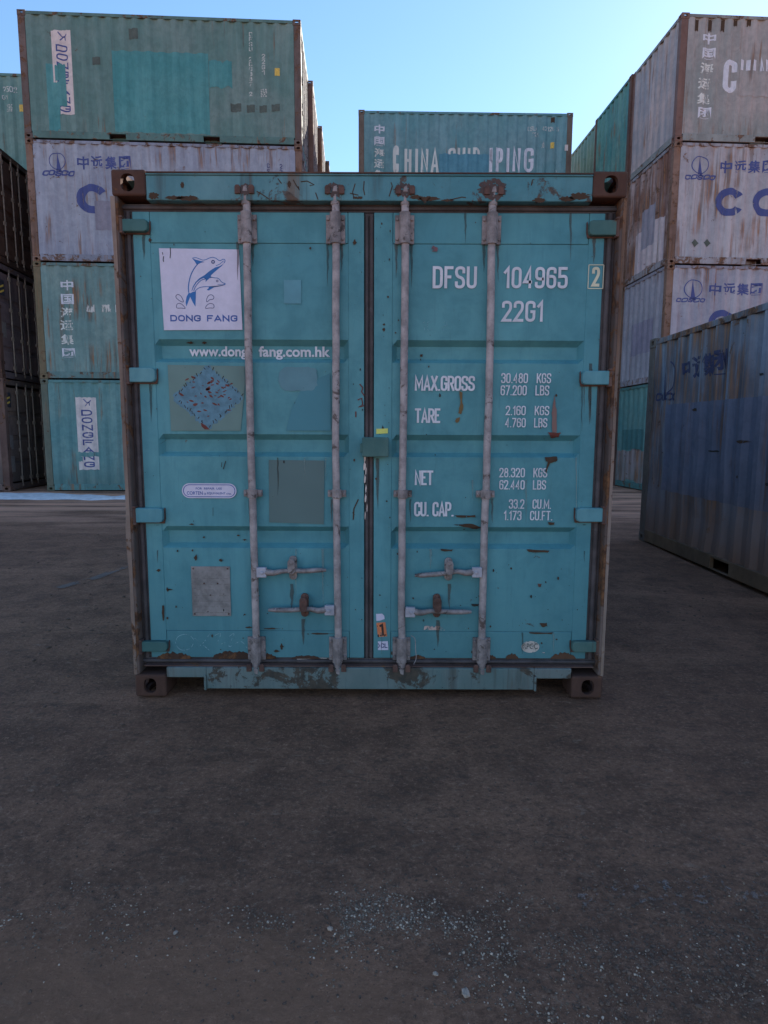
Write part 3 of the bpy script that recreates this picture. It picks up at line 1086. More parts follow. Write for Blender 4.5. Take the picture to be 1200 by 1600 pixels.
# door leaves
GR = [(FD(300, 530)[1], FD(300, 566)[1]), (FD(300, 678)[1], FD(300, 713)[1]), (FD(300, 822)[1], FD(300, 856)[1])]
GROOVE = 0.034
def in_groove(z):
    for a, b in GR:
        if b < z < a:
            t0, t1 = (a - z) / 0.028, (z - b) / 0.022
            return GROOVE * max(0, min(1, t0, t1))
    return 0.0
doors = []
PANX = [(FD(248, 700)[0] + 0.0, FD(545, 700)[0]), (FD(612, 700)[0], FD(906, 700)[0])]
for k, (ua, ub) in enumerate(doors_u):
    xl, xr = PANX[k]
    zb_, zt_ = FD(300, 985)[1], FD(300, 380)[1]
    D0 = 0.055
    mb = MB()
    mb.box(ua, xl, D0, D0 + 0.04, DZ0, DZ1)
    mb.box(xr, ub, D0, D0 + 0.04, DZ0, DZ1)
    mb.box(xl + 0.0015, xr - 0.0015, D0 + 0.0005, D0 + 0.04, zt_ + 0.0015, DZ1)
    mb.box(xl + 0.0015, xr - 0.0015, D0 + 0.0005, D0 + 0.04, DZ0, zb_ - 0.0015)
    door = fput('door', mb, TEAL, bevel=0.003)
    doors.append(door)
    # pressed panel with three horizontal channels, slightly dented
    zz = [zb_]
    for a_, b_ in reversed(GR):
        n = 5
        lo = zz[-1]
        zz += [lo + (b_ - lo) * (i + 1) / n for i in range(n)]
        zz += [b_ + 0.022, (b_ + a_) / 2, a_ - 0.028, a_]
    lo = zz[-1]
    zz += [lo + (zt_ - lo) * (i + 1) / 7 for i in range(7)]
    uu = [xl, xl + 0.001, xl + 0.024] + [xl + 0.024 + (xr - xl - 0.048) * (i + 1) / 22 for i in range(22)] + [xr - 0.001, xr]
    vs, fs = [], []
    for z in zz:
        for u in uu:
            e = min(1.0, (u - xl) / 0.024, (xr - u) / 0.024)
            d = D0 + 0.003 + in_groove(z) * max(0, e)
            if 0.1 < e and z not in (zz[0], zz[-1]):
                d += 0.0035 * mnoise.noise(Vector((u * 3.2, z * 2.6, k * 9 + 2)))
            vs.append((u, d, z))
    n = len(uu)
    fs = [(j * n + i, j * n + i + 1, (j + 1) * n + i + 1, (j + 1) * n + i) for j in range(len(zz) - 1) for i in range(n - 1)]
    me = MB().add(vs, fs).mapped(TOF).mesh('door_panel')
    put('door_panel', me, TEAL, door)

def bolt(mb, u, z, d, r=0.008, h=0.008):
    mb.cyl((u, d, z), (u, d - h, z), r, r * 0.85, n=7)

# lock rods with their guides, cams and keepers
ROD_D = 0.026
rods = []
for i, (pt, pb) in enumerate((((382.5, 300), (401.5, 1040)), ((521.5, 300), (529.5, 1040)), ((630.5, 300), (629.5, 1040)), ((768.5, 300), (754.5, 1040)))):
    u = (FU(*pt, ROD_D)[0] + FU(*pb, ROD_D)[0]) / 2
    rods.append(u)
    door = doors[0 if i < 2 else 1]
    zt0, zb0 = FU(576, 297, ROD_D)[1], FU(576, 1050, ROD_D)[1]
    rnd = random.Random(i)
    pts = [(u + rnd.uniform(-0.0015, 0.0015) + 0.003 * math.sin(3 * z + i), ROD_D, z) for z in np.linspace(zb0 + 0.03, zt0 - 0.02, 18)]
    fput('lock_rod', MB().tube(pts, 0.0185, 14), GALV, door, smooth=True)
    # guides: top and bottom long brackets, middle clamp
    for zc, hh in ((FU(576, 357, 0.03)[1], 0.066), (FU(576, 1015, 0.03)[1], 0.062)):
        mb = MB()
        mb.box(u - 0.046, u + 0.046, 0.044, 0.0548, zc - hh, zc + hh)
        mb.cyl((u, ROD_D, zc - hh - 0.006), (u, ROD_D, zc + hh + 0.006), 0.0265, n=14)
        mb.box(u - 0.024, u + 0.024, 0.012, 0.046, zc - hh * 0.96, zc + hh * 0.96)
        for su in (-1, 1):
            for szz in (-1, 1):
                bolt(mb, u + su * 0.036, zc + szz * hh * 0.68, 0.044)
        bolt(mb, u, zc + hh * 0.6, 0.010, 0.007, 0.004)
        bolt(mb, u, zc - hh * 0.6, 0.010, 0.007, 0.004)
        fput('rod_guide', mb, GALVD, door, bevel=0.0015, seg=1)
    zc = FU(576, 771.5, 0.03)[1]
    mb = MB()
    mb.box(u - 0.046, u + 0.046, 0.036, 0.0575, zc - 0.017, zc + 0.017)
    mb.cyl((u, ROD_D, zc - 0.022), (u, ROD_D, zc + 0.022), 0.025, n=14)
    bolt(mb, u - 0.037, zc, 0.036, 0.010)
    bolt(mb, u + 0.037, zc, 0.036, 0.010)
    bolt(mb, u, zc, 0.003, 0.005, 0.003)
    fput('rod_clamp', mb, GALVD, door, bevel=0.0015, seg=1)
    # cam heads on the rod and keepers on header and sill
    for zc, up in ((zt0 - 0.015, 1), (zb0 + 0.022, -1)):
        cam_ = MB()
        cam_.cyl((u, ROD_D, zc - up * 0.055), (u, ROD_D, zc + up * 0.012), 0.021, n=12)
        cam_.box(u - 0.030, u + 0.030, 0.008, 0.034, zc - 0.006, zc + 0.006)
        cam_.prism([(u - 0.012, zc), (u + 0.014, zc), (u + 0.010, zc + up * 0.030), (u - 0.006, zc + up * 0.024)], 0.004, 0.020)
        fput('rod_cam', cam_, GALVD, door, bevel=0.002, seg=1)
        for su in (-1, 1):
            kp = MB()
            a, b = sorted((u + su * 0.020, u + su * 0.046))
            kp.prism([(a, zc - 0.012), (b, zc - 0.012), (b, zc + 0.020), (b - 0.006, zc + 0.028), (a + 0.006, zc + 0.028), (a, zc + 0.020)], -0.004, 0.010)
            fput('cam_keeper', kp, IRON, front, bevel=0.003)

# handles
def handle(door, hub, end, catch, catch_h, brown):
    hu, hz = FU(*hub, 0.01)
    eu, ez = FU(*end, 0.0)
    cu, cz = FU(*catch, 0.0)
    s = 1 if eu > hu else -1
    mb = MB().box(hu - 0.025, hu + 0.025, -0.004, 0.020, hz - 0.026, hz + 0.026)
    mb.cyl((hu + s * 0.004, -0.012, hz), (hu + s * 0.004, -0.004, hz), 0.009, n=10)
    fput('handle_hub', mb, plain('pale hub metal', (0.27, 0.31, 0.40), 0.5, 0.2, 20, wear=0.3, wearc=(0.12, 0.09, 0.08)), door, bevel=0.004)
    pts = [(hu + s * 0.02, 0.010, hz), (hu + s * 0.06, 0.008, hz - 0.004), (hu + s * 0.10, 0.004, hz + 0.006), (cu, -0.002, (hz + ez) / 2 + 0.004),
           (cu + (eu - cu) * 0.35, -0.006, ez * 0.6 + hz * 0.4), (cu + (eu - cu) * 0.8, -0.012, ez), (eu, -0.014, ez)]
    fput('door_handle', MB().tube(pts, [0.017, 0.015, 0.012, 0.012, 0.0125, 0.0125, 0.007], 10), GALVD, door, smooth=True)
    h2 = catch_h / 2
    def cap(zc, hh, w, d0, d1, m):
        pl = []
        for k in range(9):
            an = math.pi * k / 8
            pl.append((cu + w * math.cos(an), zc + hh - w + w * math.sin(an)))
        for k in range(9):
            an = math.pi + math.pi * k / 8
            pl.append((cu + w * math.cos(an), zc - hh + w + w * math.sin(an)))
        m.prism(list(reversed(pl)), d0, d1)
    m1 = MB()
    cap(cz, h2, 0.020, 0.040, 0.0545, m1)
    bolt(m1, cu, cz - h2 * 0.72, 0.040, 0.009, 0.006)
    bolt(m1, cu, cz + h2 * 0.75, 0.040, 0.009, 0.006)
    m1.box(cu - 0.016, cu + 0.016, 0.012, 0.040, cz - h2 * 0.42, cz - h2 * 0.18)
    fput('handle_catch', m1, IRON if brown else GALVD, door, bevel=0.002)
    m2 = MB()
    cap(cz + h2 * 0.30, h2 * 0.62, 0.019, -0.022, -0.014, m2)
    bolt(m2, cu, cz + h2 * 0.6, -0.022, 0.007, 0.004)
    m2.box(cu - 0.010, cu + 0.010, -0.014, 0.041, cz + h2 * 0.50, cz + h2 * 0.62)
    fput('handle_latch', m2, IRON if brown else GALVD, door, bevel=0.002)
handle(doors[0], (409, 894), (510, 890), (456, 890), 0.125, False)
handle(doors[0], (515, 953), (420, 952), (474.5, 949), 0.125, True)
handle(doors[1], (745, 894), (648, 898), (702, 892), 0.12, False)
handle(doors[1], (641, 956), (736, 955), (683.5, 950), 0.125, True)

# hinges
HM = paint('teal hinge paint', (0.058, 0.224, 0.308), (0.094, 0.264, 0.333), rust=0.45, streak=0.3, rough=0.5, seed=14)
HMR = paint('rusted teal hinge paint', (0.043, 0.127, 0.139), (0.076, 0.143, 0.139), rust=0.85, streak=0.5, rough=0.6, seed=15)
for k, rows in enumerate((((189, 230, 341, 361), (196, 242, 574, 597), (204, 254, 794, 817), (212, 261, 1003, 1019)),
                          ((922, 958, 343, 367), (911, 952, 579, 601), (902, 946, 794, 816), (895, 940, 1003, 1020)))):
    s = -1 if k == 0 else 1
    for q, (xa, xb, ya, yb) in enumerate(rows):
        u0, z1 = FU(xa, ya, 0.02)
        u1, z0 = FU(xb, yb, 0.02)
        r = 0.018
        inn, outr = (u1, u0) if k == 0 else (u0, u1)
        outr = s * (hw - 0.024)
        dirn = 1 if inn > outr else -1
        poly = [(outr, z0), (inn - dirn * r, z0), (inn - dirn * r * 0.3, z0 + r * 0.3), (inn, z0 + r), (inn, z1 - r), (inn - dirn * r * 0.3, z1 - r * 0.3), (inn - dirn * r, z1), (outr, z1)]
        mb = MB().prism(poly, 0.022, 0.054)
        hg = fput('hinge', mb, HMR if q in (0, 3) else HM, doors[k], bevel=0.005)
        kb = MB().cyl((s * (hw - 0.022), 0.026, z0 - 0.012), (s * (hw - 0.022), 0.026, z1 + 0.012), 0.015, n=12)
        a, b = sorted((s * (hw - 0.003), s * (hw - 0.040)))
        kb.box(a, b, 0.009, 0.05, z0 - 0.010, z0 - 0.001).box(a, b, 0.009, 0.05, z1 + 0.001, z1 + 0.010)
        fput('hinge_lug', kb, RUST, front, bevel=0.002)
        fput('hinge_rust', MB().prism([(outr, z0 - 0.006), (inn, z0 - 0.007), (inn + dirn * 0.006, z0 + 0.02), (inn + dirn * 0.006, z1 - 0.004), (inn + dirn * 0.002, z1), (inn, z1 - r), (inn, z0 + r), (inn - dirn * r, z0), (outr, z0)], 0.048, 0.0545), IRON, doors[k])

# lock box over the centre seal, with its yellow tag
def fr(xa, ya, xb, yb, d=0.055):
    u0, z1 = FU(xa, ya, d)
    u1, z0 = FU(xb, yb, d)
    return u0, z0, u1, z1
u0, z0, u1, z1 = fr(566, 683, 607, 714, 0.01)
fput('lock_box', MB().box(u0, u1, 0.0, 0.020, z0, z1).box(u0 + 0.012, u1 - 0.010, 0.020, 0.054, z0 + 0.012, z1 - 0.006).box(u0 - 0.010, u0 + 0.004, 0.004, 0.03, z0 + 0.02, z1 - 0.03), HMR, doors[1], bevel=0.005)
u0, z0, u1, z1 = fr(588, 670, 606, 678, 0.05)
fput('yellow_tag', MB().prism([(u0, z0), (u1, z0 + 0.003), (u1, z1 + 0.002), (u0, z1)], 0.051, 0.0535), plain('yellow tag film', (0.55, 0.60, 0.16), 0.6, 0.1, 20), doors[1], label='small yellow tag above the lock box')

# ---- lettering and stickers
def door_print(name, shape, mat, lay=1, parent=front, label=None, groove=True):
    vs, fs = shape
    base = 0.055 - 0.0006 - 0.0006 * lay
    me = flat_mesh(name, vs, fs, lambda u, z, e=0: TOF(u, base + (in_groove(z) if groove else 0) - 0.0012 - e, z))
    return put(name, me, mat, parent, label=label)

def dtext(s, xa, ya, xb, yb, mat=WHITE, bold=0.012, slant=0.0, lay=1, parent=front, d=0.055, wt=None, gap=0.20):
    """bl and tr given through photo pixels of the left/top and right/bottom of the word"""
    u0, z1 = FU(xa, ya, d)
    u1, z0 = FU(xb, yb, d)
    u0b = FU(xa, yb, d)[0]
    u1b = FU(xb, ya, d)[0]
    uu0, uu1 = (u0 + u0b) / 2, (u1 + u1b) / 2
    if wt:
        return door_print('lettering', stencil(s, uu0, z0, uu1, z1, wt, gap), mat, lay, parent)
    return door_print('lettering', letters(s, [(uu0, z0), (uu1, z0), (uu1, z1), (uu0, z1)], bold), mat, lay, parent)

DR = doors[1]
dtext('DFSU', 676, 416, 745, 451, wt=0.135, gap=0.24, parent=DR)
dtext('104965', 787, 417, 887, 451, wt=0.135, gap=0.24, parent=DR)
dtext('22G1', 784, 470, 849, 503, wt=0.135, gap=0.24, parent=DR)
dtext('MAX.GROSS', 648, 587, 742, 611, wt=0.145, parent=DR)
dtext('30.480   KGS', 783, 583, 861, 599, wt=0.125, gap=0.22, parent=DR)
dtext('67.200   LBS', 782, 602, 858, 618, wt=0.125, gap=0.22, parent=DR)
dtext('TARE', 648, 638, 688, 661, wt=0.145, parent=DR)
dtext('2.160   KGS', 790, 634, 858, 649, wt=0.125, gap=0.22, parent=DR)
dtext('4.760   LBS', 789, 653, 855, 668, wt=0.125, gap=0.22, parent=DR)
dtext('NET', 648, 735, 677, 758, wt=0.145, parent=DR)
dtext('28.320   KGS', 780, 731, 855, 746, wt=0.125, gap=0.22, parent=DR)
dtext('62.440   LBS', 780, 750, 853, 765, wt=0.125, gap=0.22, parent=DR)
dtext('CU. CAP.', 647, 784, 709, 807, wt=0.145, parent=DR)
dtext('33.2   CU.M.', 795, 780, 861, 795, wt=0.125, gap=0.22, parent=DR)
dtext('1.173   CU.FT.', 787, 798, 863, 813, wt=0.125, gap=0.22, parent=DR)
CREAM = print_mat('cream check digit paint', (0.55, 0.55, 0.46), 0.25, 50, 0.5, 17)
dtext('2', 924.5, 417, 937, 448, CREAM, wt=0.15, parent=DR)
u0, z0, u1, z1 = fr(920, 414, 941.5, 451)
fr_ = merge([stroke([(u0, z0), (u1, z0)], 0.004), stroke([(u0, z1), (u1, z1)], 0.004), stroke([(u0, z0), (u0, z1)], 0.004), stroke([(u1, z0), (u1, z1)], 0.004)])
door_print('check_digit_box', fr_, CREAM, 1, DR)
DL = doors[0]
dtext('www.dong', 296, 541, 386.5, 562, bold=0.028, parent=DL, d=0.089)
dtext('fang.com.hk', 404.5, 541, 516, 563, bold=0.028, parent=DL, d=0.089)

# dolphin sticker
SW = plain('white sticker film', (0.76, 0.64, 0.76), 0.45, 0.06, 18, wear=0.12, wearc=(0.2, 0.2, 0.22))
q = [FD(256.5, 516), FD(379, 515.5), FD(373.5, 390), FD(248.5, 388)]
stk = door_print('logo_sticker', (q, [(0, 1, 2, 3)]), SW, 0.6, front, label='square white sticker with two leaping blue dolphins')
def cr(x, y):
    return FD(240 + x / 8, 380 + y / 8)
def poly(pts, k=4, smooth=True):
    p = [tuple(v) for v in spline([cr(*a) for a in pts], True, k)] if smooth else [cr(*a) for a in pts]
    return p, [tuple(range(len(p)))]
def line(pts, w=8, closed=False):
    return stroke(spline([cr(*a) for a in pts], closed, 6), w / 8 / 310, closed)
art_b = merge([
    poly([(485, 190), (512, 225), (543, 272), (590, 248), (640, 236), (600, 226), (530, 208)], smooth=False),
    line([(485, 190), (530, 183), (580, 200), (620, 213), (660, 205), (700, 186), (740, 178), (780, 190), (815, 215), (840, 218), (865, 203), (888, 205), (894, 225), (880, 252)]),
    line([(780, 283), (820, 268), (850, 245), (878, 222)], 7),
    line([(552, 262), (505, 325), (468, 400), (446, 480), (437, 560), (442, 618)], 12),
    poly([(893, 238), (850, 290), (800, 330), (755, 370), (722, 400), (716, 418), (740, 430), (700, 440), (672, 465), (650, 487), (655, 458), (632, 436), (590, 452), (540, 492),
          (502, 550), (480, 605), (478, 590), (492, 545), (525, 490), (572, 440), (640, 400), (700, 350), (770, 305), (830, 288), (870, 262)], smooth=False),
    poly([(442, 618), (460, 628), (492, 610), (530, 604), (530, 680), (525, 795), (492, 740), (460, 672), (436, 730), (414, 792), (402, 740), (415, 670)], smooth=False),
    line([(716, 424), (760, 434), (800, 438), (826, 455), (845, 480), (870, 497), (893, 505), (893, 517), (860, 530)]),
    line([(520, 605), (540, 580), (580, 556), (640, 545), (700, 545), (780, 540), (860, 530)]),
    line([(800, 518), (850, 518), (888, 512)], 5),
    poly([(880, 528), (800, 533), (742, 540), (692, 546), (690, 562), (665, 586), (692, 592), (725, 572), (760, 552), (820, 542)], smooth=False),
    line([(655, 446), (600, 464), (552, 508), (520, 555), (503, 600)], 9),
])
ink = door_print('dolphin_print', art_b, BLUED, 1.6, stk)
def circ(c, r, n=18):
    p = [cr(c[0] + r * math.cos(2 * math.pi * i / n), c[1] + r * math.sin(2 * math.pi * i / n)) for i in range(n)]
    return p, [tuple(range(n))]
def ringc(c, r, w):
    p = [cr(c[0] + r * math.cos(2 * math.pi * i / 20), c[1] + r * math.sin(2 * math.pi * i / 20)) for i in range(20)]
    return stroke(p, w / 8 / 310, True)
art_n = merge([ringc((745, 235), 17, 13), ringc((797, 474), 11, 7),
               line([(280, 670), (295, 645), (325, 648), (355, 680), (375, 733), (340, 728), (298, 698)], 7, True),
               line([(292, 810), (292, 770), (318, 753), (355, 765), (398, 815), (350, 812)], 7, True),
               line([(667, 735), (668, 690), (695, 652), (730, 648), (755, 672), (745, 700), (705, 708)], 7, True),
               line([(652, 815), (670, 775), (710, 755), (748, 765), (758, 795), (745, 812), (705, 810)], 7, True)])
door_print('splash_print', art_n, NAVY, 1.6, stk)
u0, z1 = cr(175, 898); u1, z0 = cr(592, 980)
door_print('lettering', stencil('DONG', cr(175, 0)[0], z0, u1, z1, 0.21, 0.17, soft=2.1), BLUE, 1.6, stk)
u1 = cr(1050, 980)[0]
door_print('lettering', stencil('FANG', cr(640, 0)[0], z0, u1, z1, 0.21, 0.17, soft=2.1), BLUE, 1.6, stk)
door_print('scuff', merge([stroke([cr(210, 55), cr(214, 120), cr(208, 190)], 0.004), stroke([cr(128, 165), cr(122, 210), cr(128, 235)], 0.004), stroke([cr(112, 115), cr(118, 145)], 0.003)]), STAIND, 2.2, stk)

# corten label
def capsule(xa, ya, xb, yb, grow=0.0):
    u0, z0, u1, z1 = fr(xa, ya, xb, yb)
    u0 -= grow; u1 += grow; z0 -= grow; z1 += grow
    r = (z1 - z0) / 2
    p = []
    for k in range(13):
        an = -math.pi / 2 + math.pi * k / 12
        p.append((u1 - r + r * math.cos(an), (z0 + z1) / 2 + r * math.sin(an)))
    for k in range(13):
        an = math.pi / 2 + math.pi * k / 12
        p.append((u0 + r + r * math.cos(an), (z0 + z1) / 2 + r * math.sin(an)))
    return p
cl = door_print('oval_label', (capsule(284, 755, 370, 778.5), [tuple(range(26))]), SW, 0.6, front, label='long rounded white repair label with blue print')
door_print('label_border', stroke(capsule(286.5, 757.3, 367.5, 776.3), 0.0035, True), BLUE, 1.5, cl)
for s, xa, ya, xb, yb in (('FOR  REPAIR  USE', 306, 761.5, 347, 765), ('CORTEN', 292, 767.5, 317, 773), ('OR', 319, 770, 322.5, 773), ('EQUIVALENT', 324, 769, 352.5, 773), ('STEEL', 354, 770.2, 362, 773)):
    u0, z0, u1, z1 = fr(xa, ya, xb, yb)
    door_print('lettering', letters(s, quad_rect(u0, z0, u1, z1), 0.012), BLUE, 1.5, cl)

# riveted data plate
u0, z0, u1, z1 = fr(298, 885, 361, 963, 0.05)
dp = fput('data_plate', MB().box(u0, u1, 0.052, 0.0545, z0, z1), plain('etched grey plate', (0.150, 0.165, 0.185), 0.5, 0.35, 14, wear=0.3, wearc=(0.11, 0.10, 0.11)), front, bevel=0.002, label='worn grey data plate')
mb = MB()
for uu_ in (u0 + 0.012, u1 - 0.012, (u0 + u1) / 2 - 0.035, (u0 + u1) / 2 + 0.035):
    for z_ in ((z0 + 0.012, z1 - 0.012) if abs(uu_ - (u0 + u1) / 2) > 0.05 else (z1 - 0.09,)):
        bolt(mb, uu_, z_, 0.052, 0.005, 0.002)
fput('rivets', mb, IRON, dp)
door_print('etched_frame', merge([stroke([(u0 + .01, z0 + .02 + i * 0.030), (u1 - .01, z0 + .02 + i * 0.030)], 0.0018) for i in range(7)]), print_mat('faint etched lines', (0.13, 0.125, 0.13), 0.8, 60, 1, 31), 4.5, dp)
# small stickers by the centre seal
def sticker(name, pts, mat, label, lay=0.8):
    q = [FD(*p) for p in pts]
    return door_print(name, (q, [tuple(range(len(q)))]), mat, lay, front, label=label)
ORG = plain('orange sticker film', (0.62, 0.17, 0.08), 0.5, 0.08, 20)
so = sticker('number_sticker', [(590.5, 995), (605, 994), (602, 972), (588, 973)], ORG, 'orange sticker with a dark 1')
door_print('numeral', stroke_m([Vector(FD(593.0, 978.5)), Vector(FD(597.0, 976.0)), Vector(FD(598.6, 992))], 0.0105, False), plain('black print', (0.03, 0.02, 0.02), 0.6, 0.1), 1.7, so)
door_print('numeral_foot', merge([stroke([FD(593.5, 992.6), FD(603.6, 991.7)], 0.006)]), plain('black print', (0.03, 0.02, 0.02)), 2.2, so)
sticker('torn_sticker', [(588, 970), (594, 969.5), (601, 967), (600.5, 962), (597, 958.5), (587.5, 959)], SW, 'torn white scrap of sticker above the orange one')
sw2 = sticker('letter_sticker', [(590.5, 1015.5), (607, 1015.5), (606, 1001.5), (590.5, 1002)], SW, 'small white sticker with cropped dark letters')
dtext('CL', 595, 1005, 605.5, 1012, NAVY, wt=0.18, lay=1.7, parent=sw2)
door_print('letter_fragment', stroke(spline([FD(590.8, 1005), FD(592.8, 1008.5), FD(590.8, 1012)]), 0.004), NAVY, 1.7, sw2)
# oval faded sticker
c_ = FD(828.5, 1010.5)
ov = door_print('round_sticker', ([(c_[0] + 0.047 * math.cos(2 * math.pi * i / 26), c_[1] + 0.032 * math.sin(2 * math.pi * i / 26)) for i in range(26)], [tuple(range(26))]),
                print_mat('scratched oval sticker film', (0.42, 0.44, 0.45), 0.55, 40, 1, 33), 0.8, front, label='scratched oval sticker low on the right door')
dtext('RPCC', 817, 1005, 840, 1014, print_mat('worn green grey print', (0.08, 0.10, 0.10), 0.6, 60, 1, 34), bold=0.02, lay=1.7, parent=ov)
sticker('paper_scrap', [(662, 984), (695, 984.5), (692, 979), (678, 977), (663, 978)], print_mat('torn paper', (0.42, 0.38, 0.40), 0.8, 50, 1, 35), 'torn strip of paper under the lower handle')
sticker('small_scrap', [(846, 1023), (851, 1023), (851, 1019), (846, 1019)], print_mat('torn paper', (0.42, 0.38, 0.40)), 'tiny scrap of paper beside the oval sticker')

# repainted and unstuck areas
def blob(cx, cy, rx, ry, jag, seed, n=80, p=1.0):
    rnd = random.Random(seed)
    pts = []
    for i in range(n):
        an = 2 * math.pi * i / n
        c, s = math.cos(an), math.sin(an)
        r = 1 / (abs(c) ** p + abs(s) ** p) ** (1 / p)
        r *= 1 + rnd.uniform(-jag, jag)
        pts.append(FD(cx + rx * r * c, cy + ry * r * s))
    return pts, [tuple(range(n))]
def quadp(name, pts, mat, lay, label=None):
    q = [FD(*p) for p in pts]
    return door_print(name, (q, [tuple(range(len(q)))]), mat, lay, DL, label=label)
OLDG = print_mat('old sticker ground', (0.105, 0.205, 0.215), 0.18, 9, 1, 41)
quadp('paint_patch', [(267.5, 673), (376, 673), (383, 600), (382, 572), (262, 570)], OLDG, 0.0)
door_print('paint_patch', blob(326, 621, 56, 50, 0.07, 3, 110, 1.05), plain('diamond placard ghost', (0.070, 0.180, 0.270), 0.6, 0.2, 30), 0.5, DL, label='torn diamond placard remnant')
rnd = random.Random(77)
fl = []
for _ in range(46):
    an = rnd.uniform(0, 6.28)
    rr = rnd.random() ** 0.6
    x, y = 326 + 44 * rr * math.cos(an), 618 + 34 * rr * math.sin(an)
    if rnd.random() < 0.4:
        x, y = rnd.gauss(335, 22), rnd.gauss(603, 8)
    a = rnd.uniform(2.0, 5.5)
    b = a * rnd.uniform(0.25, 0.5)
    t_ = rnd.uniform(-0.6, 0.9)
    p = []
    for i in range(7):
        q_ = 2 * math.pi * i / 7
        xx, yy = a * math.cos(q_) * rnd.uniform(0.6, 1.1), b * math.sin(q_) * rnd.uniform(0.6, 1.2)
        p.append(FD(x + xx * math.cos(t_) - yy * math.sin(t_), y + xx * math.sin(t_) + yy * math.cos(t_)))
    fl.append((p, [tuple(range(7))]))
p = [FD(*v) for v in [(314, 660), (322, 665), (328, 671), (320, 671), (315, 666)]]
fl.append((p, [tuple(range(5))]))
door_print('placard_flakes', merge(fl), STAINR, 1.1, DL)
fl = []
for i in range(44):
    an = 2 * math.pi * i / 44 + rnd.uniform(-.05, .05)
    r = 1 / (abs(math.cos(an)) + abs(math.sin(an)))
    x, y = 326 + 54 * r * math.cos(an), 621 + 48 * r * math.sin(an)
    fl.append(stroke([FD(x, y), FD(x + rnd.uniform(-3, 3), y - rnd.uniform(2, 6))], 0.004))
door_print('placard_scraps', merge(fl), STAIND, 1.2, DL)
door_print('paint_patch', blob(466, 592, 30, 19, 0.05, 9, 40, 4), print_mat('glue mark', (0.080, 0.213, 0.285), 0.3, 20, 1, 43), 0.4, DL)
FRESH = print_mat('fresher teal touch up', (0.048, 0.205, 0.285), 0.05, 5, 1, 45)
quadp('paint_patch', [(447, 673), (517, 673), (516, 583), (500, 590), (470, 610), (455, 640)], FRESH, 0.0)
LIGHT = print_mat('pale square of old sticker', (0.085, 0.270, 0.370), 0.1, 20, 1, 47)
quadp('paint_patch', [(444, 474.5), (470.5, 474.5), (470.5, 437.5), (443.5, 437.5)], LIGHT, 0.0)
DULL = print_mat('dull grey green patch', (0.080, 0.155, 0.175), 0.12, 4, 1, 49)
quadp('paint_patch', [(421, 816), (506, 819), (507, 719.5), (420, 718.5)], DULL, 0.0, label='dull grey green square on the left door')

# rust marks one can point to
def mark(pts, mat=STAIN, parent=DR, lay=1.9, jag=1.2, seed=0):
    rnd = random.Random(seed + len(pts))
    n = len(pts)
    q = []
    for i in range(n):
        a, b = pts[i], pts[(i + 1) % n]
        for k in range(4):
            t = k / 4
            q.append(FD(a[0] + (b[0] - a[0]) * t + rnd.uniform(-jag, jag) * 0.5, a[1] + (b[1] - a[1]) * t + rnd.uniform(-jag, jag) * 0.5))
    door_print('rust_mark', (q, [tuple(range(len(q)))]), mat, lay, parent)
OCHRE = print_mat('ochre drip', (0.12, 0.085, 0.03), 0.2, 40, 1, 51)
mark([(718, 612), (723, 613), (722, 628), (724, 638), (720, 648), (716, 645), (719, 630)], OCHRE)
mark([(713, 653), (718, 652), (718, 658), (714, 661), (711, 658)], OCHRE)
mark([(866, 617), (869, 640), (870, 676), (863, 676), (862, 645)], print_mat('bare scrape', (0.15, 0.10, 0.10), 0.1, 40, 0.4, 53))
mark([(856, 676), (876, 676), (873, 683), (862, 685)], STAINR)
mark([(851, 714), (870, 713), (871, 720), (860, 724), (853, 720)], STAIN)
mark([(856, 722), (859, 724), (853, 740), (852, 735)], STAIN)
mark([(711, 805.5), (742, 805), (744, 808), (714, 808.5)], STAIN)
mark([(708, 819), (735, 818), (752, 824), (745, 828), (722, 822)], STAIN)
mark([(822, 858), (842, 859), (858, 860), (856, 863), (838, 863), (826, 862)], STAIN)
mark([(688, 858), (708, 858.5), (706, 861), (690, 861)], STAIN)
mark([(826, 988), (864, 988), (862, 990.5), (828, 990)], STAIN)
mark([(736, 944), (749, 943), (747, 947), (738, 947)], STAIND)
mark([(843, 974), (854, 973), (855, 978), (847, 980)], STAIN)
mark([(840, 912), (846, 912), (845, 917), (841, 917)], IRON, jag=0.6)
mark([(657, 553), (661, 552), (661, 556), (657, 556)], STAIN, jag=0.5)
mark([(856, 816), (866, 816), (866, 820), (857, 820)], STAIN)
mark([(676, 383), (683, 387), (684, 393), (677, 394), (674, 389)], print_mat('faint red scrawl', (0.14, 0.07, 0.09), 0.5, 50, 1, 55), jag=2)
for pts in ([(562, 600), (567, 606), (565, 612), (569, 618)], [(559, 625), (565, 622), (567, 632), (560, 636), (569, 634)], [(556, 643), (556, 652)]):
    door_print('scrawl', stroke([FD(*p) for p in pts], 0.006), STAINR, 1.5, DL)
door_print('scratch', stroke([FD(*p) for p in [(560, 780), (553, 795), (552, 812)]], 0.006), STAIN, 1.5, DL)
door_print('scratch', merge([stroke([FD(353, 720), FD(349, 733)], 0.004), stroke([FD(347, 722), FD(346, 730)], 0.003), stroke([FD(333, 793), FD(333, 806)], 0.002)]), STAIND, 1.5, DL)
